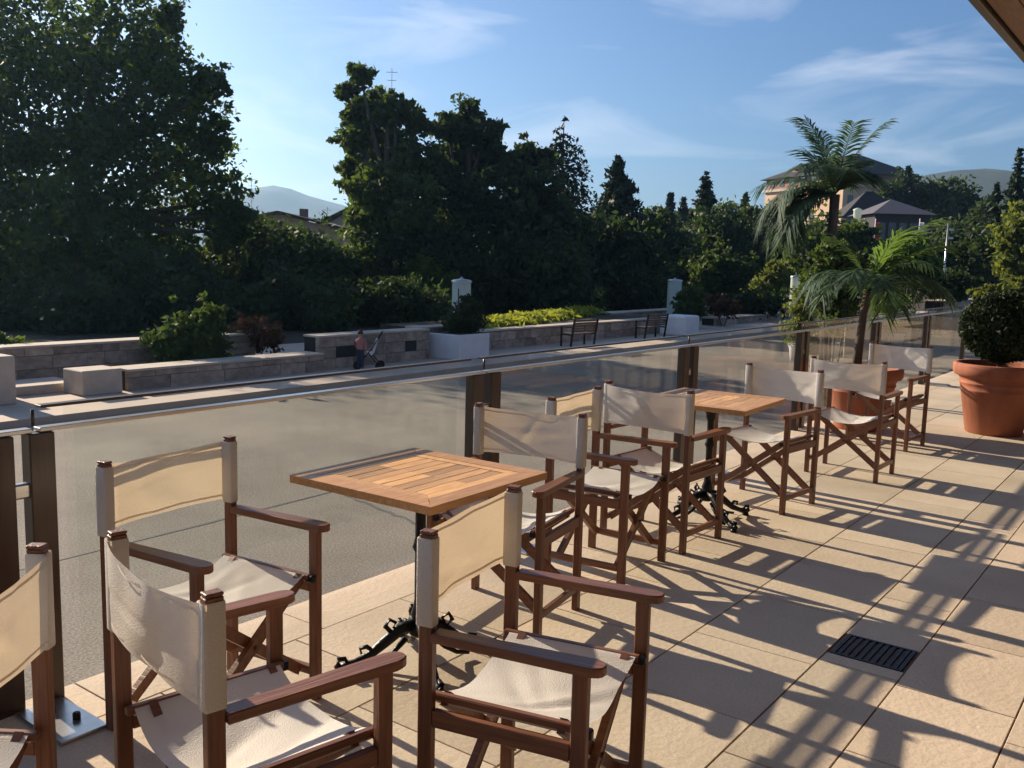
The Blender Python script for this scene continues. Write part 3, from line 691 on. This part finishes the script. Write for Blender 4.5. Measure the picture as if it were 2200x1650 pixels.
MB().lathe([(.088, .50), (.094, .56), (.090, .66), (.100, .72), (.070, .762), (.045, .775)], 14).tube([(.085, 0, .735), (.125, -.003, .66), (.135, -.01, .60)], [.042, .036, .034], 8, cap=False).tube([(-.085, 0, .735), (-.125, .01, .66), (-.135, .028, .60)], [.042, .036, .034], 8, cap=False).build('top', M['coral'], pe)
MB().lathe([(.080, .44), (.092, .48), (.086, .52)], 14).tube([(.045, 0, .48), (.05, .01, .27), (.05, -.008, .06)], [.064, .048, .038], 10, cap=False).tube([(-.045, 0, .48), (-.05, .03, .27), (-.05, .022, .06)], [.064, .048, .038], 10, cap=False).build('trousers', M['navy'], pe)
MB().lathe([(.066, .87), (.070, .90), (.062, .94), (.035, .97), (0, .978)], 14, (0, -.008)).build('hair', M['hair'], pe)
p = G(794, 793, ZB); ps = thing('pushchair', 'small dark pushchair with a pale seat beside the coral-topped person', 'pushchair', p, R(-50))
for y in (-.2, .2):
    MB().tube([(-.28, y, .10), (.10, y, .55), (.30, y, .92)], .014, 6).build('frame_tube', M['iron'], ps); MB().tube([(.25, y, .10), (-.02, y, .42)], .014, 6).build('frame_tube', M['iron'], ps)
    for x in (-.28, .25): MB().tube([(x, y-.02, .10), (x, y+.02, .10)], .10, 14).build('wheel', M['iron'], ps)
MB().tube([(.30, -.2, .92), (.30, .2, .92)], .014, 6).build('handle', M['iron'], ps)
MB().prism([(-.22, -.17), (.08, -.17), (.08, .17), (-.22, .17)], .36, .42).bar((.08, 0, .40), (.18, 0, .74), .34, .04).build('seat', M['white'], ps)
# benches
def bench(label, p, rz):
    t = thing('park_bench', label, 'bench', p, rz, 'park benches across the road')
    for i in range(5): MB().box(-.62, .62, -.22+i*.088, -.22+i*.088+.072, .40, .43, .004).build('seat_slat', M['benchm'], t)
    for i in range(5): MB().bar((-.62, .235+i*.02, .50+i*.085), (.62, .235+i*.02, .50+i*.085), .025, .068).build('back_slat', M['benchm'], t)
    for x in (-.6, .6):
        MB().bar((x, -.2, 0), (x, -.2, .62), .05, .05).build('leg', M['iron'], t); MB().bar((x, .2, 0), (x, .335, .90), .05, .05).build('leg', M['iron'], t)
        MB().bar((x, -.24, .63), (x, .26, .63), .05, .03).build('armrest', M['iron'], t)
        MB().bar((x, -.2, .385), (x, .22, .385), .04, .03).build('seat_support', M['iron'], t)
    return t
bench('dark slatted bench nearer to the white cube planter', (25.6, 16.45, ZB), R(174))
bench('dark slatted bench just left of the pale rounded block', (30.6, 16.5, ZB), R(172))
# light columns
def lamp_col(label, px, ybot, ytop, dep, wpx):
    a = D(px, ybot, dep); b_ = D(px, ytop, dep); r = wpx*dep/F/2; t = thing('light_column', label, 'lamp', (a.x, a.y, ZB), 0, 'round opal light columns'); H = b_.z-ZB
    MB().lathe([(0, 0), (r*1.05, 0), (r*1.05, .35), (r, .36)], 24).build('base', M['steel'], t)
    MB().lathe([(r*.96, .36), (r*.96, H-.10)], 24).build('diffuser', M['opal'], t)
    MB().lathe([(r*1.04, H-.10), (r*1.06, H-.05), (r*.9, H-.01), (r*.2, H+.02), (.02, H+.08), (0, H+.08)], 24).build('cap', M['steel'], t)
    return t
lamp_col('pale green-white light column in front of the dark trees near the benches', 1446, 690, 600, 42, 31)
lamp_col('farthest light column, above the lime shrub', 1706, 660, 592, 50, 22)
lamp_col('grey light column with a flat cap rising behind the white cube planter', 990, 700, 600, 28, 42)
# lime ground cover on the wall
rng = np.random.default_rng(21); P = []
for i in range(70):
    f = i/69; c = np.array([21.9+f*11.5, 18.4+2.6*f, ZB+.62+.06*math.sin(i*.7)+.05*f])
    P.append(c+rng.normal(size=(150, 3))*np.array([.22, .30, .065]))
V = leaves_at(np.concatenate(P), .15, rng, 2.2)
tag(link('ground_cover', quads_mesh('ground_cover', V, M['f_grass'])), 'bright lime green ground cover strip along the top of the stone wall', 'ground cover', kind='stuff')
tag(MB().box(21.6, 34, 17.9, 21.5, ZB-.03, ZB+.55).build('raised_bed', M['soil']), 'raised soil bed behind the stone wall', 'planting bed')

# stone structures at right beyond the glass
wall_run('raised stone terrace wall behind the potted palm, right of the road', 17.0, 24.6, 5.4, .55, .5, group='stone walls behind the palm', seed=11)
wall_run('upper stone ledge behind the clipped bush', 24.7, 34, 5.2, .80, .5, group='stone walls behind the palm', seed=12)
b = MB().box(-.30, .30, -.30, .30, 0, 1.75, .02).build('stone_pillar', M['coping']); b.location = G(1838, 768, ZB); tag(b, 'square sandstone pillar just behind the potted palm trunk', 'stone pillar')

# ================================================================== BUILDINGS
def gable(label, ridge_px, ridge_y, wpx, eave_y, dep, depth_m, rz):
    c = D(ridge_px, ridge_y, dep); e = D(ridge_px, eave_y, dep); wm = wpx*dep/F
    t = thing('chalet', label, 'house', (c.x, c.y, ZB), rz); c.z -= ZB; e.z -= ZB; H, E_ = c.z, e.z
    MB().box(-wm*.42, wm*.42, 0, depth_m, 0, E_+.02).build('wall', M['plaster'], t)
    mb = MB()
    for s in (-1, 1):
        a = [(0, -.6, H), (s*wm/2, -.6, E_-.1), (s*wm/2, depth_m+.6, E_-.1), (0, depth_m+.6, H)]
        lo = [mb.bm.verts.new((p[0], p[1], p[2])) for p in a]; hi = [mb.bm.verts.new((p[0], p[1], p[2]+.18)) for p in a]
        mb.bm.faces.new(lo); mb.bm.faces.new(hi[::-1])
        for i in range(4): mb.bm.faces.new((lo[i], lo[(i+1) % 4], hi[(i+1) % 4], hi[i]))
    rf = mb.build('roof', M['redroof'], t)
    mb = MB(); mb.bm.faces.new([mb.bm.verts.new(p) for p in ((-wm*.42, -.01, E_), (wm*.42, -.01, E_), (0, -.01, H-.05))]); mb.build('gable_wall', M['plaster'], t)
    MB().box(wm*.12, wm*.12+.6, 2, 2.6, E_, H+.5).build('chimney', M['brickred'], rf)
    for k in range(3): MB().box(-wm*.3+k*wm*.22, -wm*.3+k*wm*.22+.9, -.05, -.015, E_*.55, E_*.55+1.1).build('window', M['window'], t)
    return t
face = math.atan2(fw[1], fw[0])-math.pi/2
gable('dark-roofed chalet in the gap left of the tall trees', 600, 458, 260, 485, 75, 10, face)
gable('second dark-roofed chalet half hidden behind the tall trees', 800, 425, 260, 490, 85, 10, face)
# aerials
for (px, y0, y1, dp, lb) in ((541, 380, 470, 74, 'thin aerial mast rising at the right edge of the big left tree'), (841, 150, 260, 60, 'thin cross-armed aerial above the tallest central tree'), (703, 445, 478, 74, 'short aerial on the ridge between the two chalet roofs')):
    a = D(px, y1, dp); b_ = D(px, y0, dp); t = thing('aerial', lb, 'aerial', (a.x, a.y, ZB), face)
    b_.z -= ZB; MB().tube([(0, 0, 0), (0, 0, b_.z)], .022, 5).build('mast', M['steel'], t)
    for k in range(3): MB().box(-.35+.07*k, .35-.07*k, -.015, .015, b_.z-.25-k*.5, b_.z-.22-k*.5).build('crossbar', M['steel'], t)
# hotel
dp = 190.0; k_ = dp/F; c = D(1716, 520, dp)
ho = thing('hotel', 'tall pink and ochre hotel with steep dark roofs behind the palm', 'building', (c.x, c.y, ZB), face+R(-68))
W_, Dp = 24.0, 18.0; zt = D(1700, 408, dp).z-ZB; zr = D(1745, 352, dp).z-ZB+1.0
MB().box(-W_/2, W_/2, 0, Dp, 0, zt).build('wall', M['plaster'], ho)
MB().box(-W_/2-.6, W_/2+.6, -.6, Dp+.6, zt, zt+.5).build('cornice', M['coping'], ho)
MB().box(-W_/2+.1, W_/2-.1, .1, Dp-.1, zt+.5, zt+2.6).build('attic_wall', M['brickred'], ho)
mb = MB(); z0 = zt+2.6
lo = [mb.bm.verts.new(p) for p in ((-W_/2-1, -1, z0), (W_/2+1, -1, z0), (W_/2+1, Dp+1, z0), (-W_/2-1, Dp+1, z0))]
hi = [mb.bm.verts.new(p) for p in ((-W_/2+7, Dp/2, zr+.8), (W_/2-7, Dp/2, zr+.8))]
mb.bm.faces.new(lo[::-1]); mb.bm.faces.new((lo[0], lo[1], hi[1], hi[0])); mb.bm.faces.new((lo[2], lo[3], hi[0], hi[1])); mb.bm.faces.new((lo[1], lo[2], hi[1])); mb.bm.faces.new((lo[3], lo[0], hi[0]))
rf = mb.build('roof', M['redroof'], ho)
for (x, y) in ((-6, 2), (1, 2.5), (7, 3), (-8, 10)):
    MB().box(x, x+2.4, y, y+2.4, z0, z0+1.9).build('dormer', M['brickred'], rf); MB().lathe([(2.2, z0+1.9), (0.05, z0+3.3)], 4, (x+1.2, y+1.2)).build('dormer_roof', M['redroof'], rf)
wm_ = MB().box(0, 1.3, -.06, .3, 0, 2.1).build('window', M['window'], mesh_only=True); bal = MB().box(-.3, 1.4, -.9, -.065, -.25, .75).build('balcony', M['coping'], mesh_only=True)
for fl in range(6):
    for i in range(5):
        z = 2.0+fl*3.15
        if z > zt-2: continue
        link('window', wm_, ho, (-W_/2+1.4+i*3.3, 0, z))
        if i % 2: link('balcony', bal, ho, (-W_/2+1.4+i*3.3, 0, z-.3))
for fl in range(7):
    for i in range(5):
        z = 2.0+fl*3.15
        if z > zt-2: continue
        link('window', wm_, ho, (W_/2, 1.2+i*3.0, z), (0, 0, R(90)))
for i in range(5): link('window', wm_, ho, (-W_/2+1.4+i*3.3, .05, zt+1.0))
# pavilion
dp = 110.0; c = D(1940, 455, dp); w2 = 118*dp/F/2; ht = D(1930, 430, dp).z-ZB; he = c.z-ZB
pv_ = thing('pavilion', 'dark pavilion with a pale grey hipped roof behind the flagpoles', 'building', (c.x, c.y, ZB), face)
MB().box(-w2, w2, 0, 7, 0, he-.3).build('wall', M['redroof'], pv_)
mb = MB(); lo = [mb.bm.verts.new(p) for p in ((-w2-.6, -.8, he-.3), (w2+.6, -.8, he-.3), (w2+.6, 7.8, he-.3), (-w2-.6, 7.8, he-.3))]; tp_ = mb.bm.verts.new((-w2*.1, 3, ht+.3))
mb.bm.faces.new(lo[::-1])
for i in range(4): mb.bm.faces.new((lo[i], lo[(i+1) % 4], tp_))
mb.build('roof', M['slate'], pv_)
for i in range(5): MB().box(-w2+.4+i*1.25, -w2+1.3+i*1.25, -.06, -.01, .6, he-1.3).build('window', M['window'], pv_)
mb = MB(); lo = [mb.bm.verts.new(p) for p in ((-w2-1, 8, he-.2), (w2+1.5, 8, he-.2), (w2+1.5, 14, he-.2), (-w2-1, 14, he-.2))]; hi = [mb.bm.verts.new(p) for p in ((-.5, 11, ht+1.8), (.5, 11, ht+1.8))]
mb.bm.faces.new(lo[::-1]); mb.bm.faces.new((lo[0], lo[1], hi[1], hi[0])); mb.bm.faces.new((lo[2], lo[3], hi[0], hi[1])); mb.bm.faces.new((lo[1], lo[2], hi[1])); mb.bm.faces.new((lo[3], lo[0], hi[0])); mb.build('rear_roof', M['redroof'], pv_)
# flagpoles
for (px, fm, lb) in ((1853, 'flag_b', 'flagpole with a blue flag hanging limp'), (1877, 'flag_r', 'flagpole with a red flag hanging limp'), (1972, 'white', 'pale flagpole with a white flag right of the pavilion')):
    a = D(px, 530, 85); b_ = D(px, 470, 85); t = thing('flagpole', lb, 'flagpole', (a.x, a.y, ZB), face, 'flagpoles before the pavilion')
    b_.z -= ZB; MB().tube([(0, 0, 0), (0, 0, b_.z)], [.07, .045], 6).build('pole', M['white'], t)
    mb = MB(); n = 9
    for i in range(n-1):
        def q(i, z): return mb.bm.verts.new((.05+.05*i, .09*math.sin(i*1.7), z))
        mb.bm.faces.new((q(i, b_.z-.3), q(i+1, b_.z-.4), q(i+1, b_.z-2.4), q(i, b_.z-2.5)))
    mb.build('flag', M[fm], t)
b_ = D(1843, 448, 80); t = thing('globe_lamp', 'cream lantern on a post left of the pavilion', 'lamp', (b_.x, b_.y, ZB), face)
b_.z -= ZB; MB().tube([(0, 0, 0), (0, 0, b_.z-1)], .06, 6).build('post', M['iron'], t); MB().lathe([(0, b_.z-1.1), (.22, b_.z-1), (.34, b_.z-.6), (.34, b_.z-.2), (.40, b_.z-.1), (.1, b_.z+.05), (0, b_.z+.05)], 12).build('lantern', M['opal'], t)
a = D(2028, 590, 45); b_ = D(2028, 478, 45); t = thing('street_lamp', 'slim pale street lamp with two short arms at right', 'lamp', (a.x, a.y, ZB), face)
b_.z -= ZB; MB().tube([(0, 0, 0), (0, 0, b_.z)], [.06, .035], 7).build('pole', M['steel'], t)
for k in (0.35, .75): MB().box(.03, .28, -.06, .06, b_.z-k-.05, b_.z-k+.05, .01).build('lamp_head', M['steel'], t)
# low building far right
p = D(2150, 560, 60); t = thing('garage_building', 'low dark building with a pale fascia at the far right', 'building', (p.x, p.y, ZB), face+R(20)); zt = p.z-ZB
MB().box(-2.2, 4, 0, 6, 0, zt).build('wall', M['redroof'], t); MB().box(-2.4, 4.2, -.5, 6.2, zt, zt+.22).build('fascia', M['coping'], t); MB().box(-2.4, 4.2, -.7, -.3, zt*.45, zt*.45+.25).build('lower_fascia', M['coping'], t)
for i in range(3): MB().box(-1.8+i*1.8, -.4+i*1.8, -.06, -.01, .1, zt*.45-.1).build('door', M['window'], t)

# ================================================================== TREES
def base_at(px, dep): p = D(px, 560, dep); return (p.x, p.y, ZB)
GT = 'trees beyond the road'
big = [(60, 60, 150), (230, 60, 130), (330, 110, 90), (120, 220, 170), (300, 230, 150), (410, 200, 85), (60, 400, 180), (250, 390, 170), (400, 350, 110), (455, 300, 55), (470, 430, 75), (-80, 150, 190), (-90, 350, 200), (150, 530, 150), (330, 520, 130), (480, 500, 60), (-60, 560, 170), (505, 460, 45), (455, 180, 45), (360, 40, 45)]
tree('broadleaf_tree', 'huge broadleaf tree filling the upper left of the view', 'tree', base_at(160, 37), big, 37, 52000, .20, 'f_mid', .40, 101, clump=.20)
tree('broadleaf_tree', 'tallest central tree with a ragged topknot, right of the mountain gap', 'tree', base_at(830, 46),
     [(775, 165, 32), (745, 195, 26), (790, 235, 48), (850, 240, 42), (890, 260, 32), (760, 300, 42), (830, 320, 62), (890, 350, 55), (760, 380, 40), (800, 420, 62), (870, 440, 70), (820, 500, 75), (750, 245, 25), (900, 520, 60)], 46, 17000, .25, 'f_mid', .35, 102, GT, clump=.24)
tree('broadleaf_tree', 'round-headed tree second from left in the central group', 'tree', base_at(1000, 48),
     [(1000, 265, 48), (960, 270, 38), (1040, 290, 45), (985, 350, 60), (1050, 365, 45), (940, 380, 45), (1000, 440, 75), (1060, 470, 60), (950, 500, 70), (1060, 320, 30)], 48, 15000, .26, 'f_dark', .32, 103, GT, clump=.24)
tree('broadleaf_tree', 'lower dark tree between the round-headed tree and the sparse pine', 'tree', base_at(1140, 47),
     [(1130, 340, 42), (1170, 345, 32), (1100, 380, 40), (1150, 420, 60), (1190, 470, 50), (1110, 480, 55), (1230, 500, 45), (1165, 520, 60)], 47, 11500, .26, 'f_dark', .28, 104, GT, clump=.24)
conifer('pine_tree', 'sparse pine with long drooping branches beside the central trees', 1212, 255, 500, 280, 49, seed=105, droop=.60, whorls=16, dens=1.0, sparse=.25, leaf=.22)
conifer('spruce_tree', 'broad dark spruce just right of the sparse pine', 1330, 338, 580, 250, 54, seed=106, droop=.50, whorls=32, dens=1.6, leaf=.28)
for i, (px, tp2, yb, wp, dd, lb) in enumerate([(1441, 418, 520, 44, 90, 'thin pointed conifer, leftmost of the distant small ones'), (1469, 428, 520, 40, 92, 'thin pointed conifer next to the leftmost distant one'), (1518, 372, 560, 135, 70, 'pointed spruce standing above the middle of the far wood'), (1602, 418, 540, 52, 88, 'small pointed conifer just left of the hotel'), (2192, 322, 520, 75, 60, 'dark conifer cut off by the right edge'), (2142, 398, 560, 110, 62, 'broad conifer in front of the right-hand hill'), (1952, 362, 440, 34, 120, 'slim conifer tip above the trees behind the pavilion')]):
    conifer('conifer', lb, px, tp2, yb, wp, dd, seed=110+i, droop=.3, whorls=22, dens=1.1, group='distant conifers', leaf=.26)
for i, (spec, dd, n, lf, fm, lb) in enumerate([
    ([(1290, 540, 75), (1240, 560, 65), (1350, 560, 70), (1300, 610, 60)], 44, 9000, .28, 'f_dark', 'dark tree below the spruce'),
    ([(1400, 510, 55), (1440, 540, 60), (1390, 570, 60), (1470, 590, 55)], 60, 8000, .30, 'f_dark', 'dark round tree behind the left light column'),
    ([(1540, 500, 50), (1500, 540, 55), (1570, 540, 55), (1540, 580, 50)], 66, 8000, .30, 'f_dark', 'dark tree under the pointed spruce'),
    ([(1620, 490, 45), (1650, 530, 55), (1600, 560, 50), (1690, 560, 50)], 64, 8000, .30, 'f_dark', 'dark tree in front of the hotel base'),
    ([(1400, 475, 30), (1440, 480, 28), (1480, 475, 30), (1560, 470, 35), (1600, 480, 35), (1640, 490, 30)], 130, 6000, .5, 'f_mid', 'distant wood edge rising left of the hotel'),
    ([(1760, 530, 60), (1790, 580, 55), (1820, 520, 50), (1860, 570, 55)], 55, 9000, .28, 'f_mid', 'mid green tree below the palm fronds'),
    ([(1925, 420, 40), (1960, 410, 38), (2010, 430, 45), (2060, 430, 45), (2050, 480, 55), (2090, 470, 40), (1985, 480, 45)], 125, 9000, .50, 'f_dark', 'broad dark trees behind the pavilion roof'),
    ([(2040, 540, 55), (2090, 560, 55), (2010, 570, 45), (2060, 600, 45)], 58, 8000, .28, 'f_dark', 'black-green tree behind the slim street lamp'),
    ([(2190, 500, 45), (2215, 560, 60), (2180, 560, 35), (2200, 460, 30)], 40, 8000, .20, 'f_lime', 'sunlit yellow-green tree at the right edge'),
    ([(2130, 480, 45), (2160, 500, 50), (2110, 520, 45)], 75, 7000, .3, 'f_dark', 'dark tree below the broad right-hand conifer'),
    ([(900, 570, 90), (1000, 580, 90), (1100, 580, 90), (1180, 590, 80), (950, 640, 60), (1080, 640, 60), (1200, 640, 60)], 36, 14000, .24, 'f_dark', 'deep shaded thicket tree under the central group'),
    ([(620, 560, 80), (700, 570, 80), (560, 560, 80), (640, 620, 60)], 33, 9000, .22, 'f_dark', 'dark bushy tree below the chalet roofs'),
]):
    if dd < 50: dd += 9; lf *= 1.15
    tree('bushy_tree', lb, 'tree', base_at(spec[0][0], dd), spec, dd, n, lf, fm, .18, 130+i, GT, clump=.3)
# bushes and hedges along the far pavement
for i, (spec, dd, n, lf, fm, lb) in enumerate([
    ([(760, 570, 45), (730, 600, 40), (800, 610, 50)], 30, 5000, .15, 'f_lime', 'sunlit lime bush at the foot of the tallest central tree'),
    ([(910, 590, 42), (950, 620, 40), (880, 630, 40)], 28, 4500, .14, 'f_lime', 'upright yellow-green bush left of the capped light column'),
    ([(850, 650, 60), (780, 660, 60), (920, 670, 55)], 24, 6000, .13, 'f_dark', 'dark bush behind the recessed parapet wall'),
    ([(620, 650, 70), (700, 670, 60), (560, 670, 60)], 22, 6000, .13, 'f_dark', 'dark bush left of centre behind the parapet'),
    ([(400, 730, 55), (440, 700, 45), (360, 750, 40), (450, 750, 40)], 13.5, 4500, .08, 'f_mid', 'feathery brown-green bush overhanging the low wall at left'),
    ([(540, 715, 35), (580, 725, 30), (510, 730, 25)], 15, 2500, .07, 'f_red', 'rusty red flowering bush above the recessed wall'),
    ([(60, 690, 90), (180, 680, 90), (-60, 690, 100), (-180, 690, 100)], 20, 9000, .13, 'f_dark', 'dark hedge under the huge left tree'),
    ([(300, 670, 85), (400, 660, 85), (480, 670, 80), (350, 600, 80)], 21, 9000, .13, 'f_dark', 'tall dark bush between the huge left tree and the chalet roofs'),
    ([(120, 600, 90), (230, 590, 90), (10, 600, 100), (-120, 600, 100)], 26, 9000, .16, 'f_dark', 'tall dark bush behind the hedge at far left'),
    ([(500, 600, 70), (560, 580, 60), (440, 580, 70)], 27, 6000, .15, 'f_dark', 'dark bush below the right flank of the huge left tree'),
    ([(30, 770, 40), (-20, 760, 45), (70, 785, 25)], 12.5, 2500, .08, 'f_mid', 'low green plant at far left above the stone pier'),
    ([(1000, 650, 60), (1060, 640, 60), (1120, 660, 55), (1180, 660, 50), (1240, 650, 50)], 30, 9000, .16, 'f_dark', 'long dark hedge behind the lime ground cover'),
    ([(1330, 640, 50), (1390, 640, 50), (1290, 650, 45)], 32, 6000, .16, 'f_dark', 'dark hedge between benches and spruce'),
    ([(1540, 575, 45), (1580, 590, 45), (1510, 600, 40), (1600, 620, 40), (1545, 620, 40)], 36, 7500, .16, 'f_mid', 'bright green bush right of the left light column'),
    ([(1670, 590, 30), (1650, 620, 35), (1690, 610, 25)], 34, 4000, .14, 'f_lime', 'small lime bush left of the farthest light column'),
    ([(1480, 640, 28), (1470, 670, 25), (1495, 660, 22)], 26, 2500, .10, 'f_mid', 'slender shrub touching the left light column'),
    ([(1540, 655, 25), (1570, 660, 22)], 27, 1600, .09, 'f_red', 'reddish flowering shrub on the far wall'),
    ([(1610, 655, 35), (1660, 650, 30), (1580, 670, 25)], 30, 3000, .12, 'f_dark', 'dark low shrub between the two pale light columns'),
    ([(1770, 600, 48), (1800, 650, 48), (1830, 590, 42), (1790, 550, 38)], 11.6, 7000, .055, 'f_mid', 'leafy green bush below the tall palm'),
    ([(1960, 545, 35), (1930, 570, 30), (1985, 580, 35), (1900, 560, 28)], 22, 5000, .12, 'f_palm2', 'bright green bush rising in front of the pavilion'),
    ([(2010, 610, 40), (2060, 615, 35), (1960, 610, 40)], 26, 4000, .12, 'f_dark', 'dark shrub behind the stone terrace wall'),
    ([(2120, 640, 26), (2160, 635, 26), (2185, 620, 26)], 20, 2500, .09, 'f_lime', 'small yellow-green shrub above the clipped bush'),
]):
    if dd < 25: n = int(n*1.2)
    dd *= 1.55; lf *= 1.45
    bush('bush', lb, spec, dd, n, lf, fm, 200+i, group='bushes across the road')

# ================================================================== CAFE BUILDING (canopy over the terrace, wall behind)
cn = thing('cafe_building', 'brown boarded canopy of the cafe building at the top right corner', 'building', (0, 1.21, 3.0))
MB().box(-8, 34, -.05, 0, -.03, .16, .004).build('fascia', M['postm'], cn)
bme = MB().box(0, 42, 0, .142, 0, .02, .002).build('board', M['soffit'], mesh_only=True)
for i in range(35): link('board', bme, cn, (-8, -.052-(i+1)*.15, 0))
MB().box(-8, 34, -5.5, -.052, .021, .15).build('deck', M['dark'], cn)
MB().box(-8, 34, -5.7, -5.32, -3.0, .02).build('wall', M['stone'], cn)
for i in range(13):
    x = -7+i*3.1
    fr_ = MB(); fr_.box(x, x+2.5, -5.32, -5.24, -2.95, -2.85); fr_.box(x, x+2.5, -5.32, -5.24, -.55, -.45); fr_.box(x, x+.08, -5.32, -5.24, -2.85, -.55); fr_.box(x+2.42, x+2.5, -5.32, -5.24, -2.85, -.55); fr_.box(x+1.21, x+1.29, -5.32, -5.24, -2.85, -.55)
    wn = fr_.build('window', M['postm'], cn); MB().box(x+.08, x+2.42, -5.30, -5.28, -2.85, -.55).build('pane', M['window'], wn)
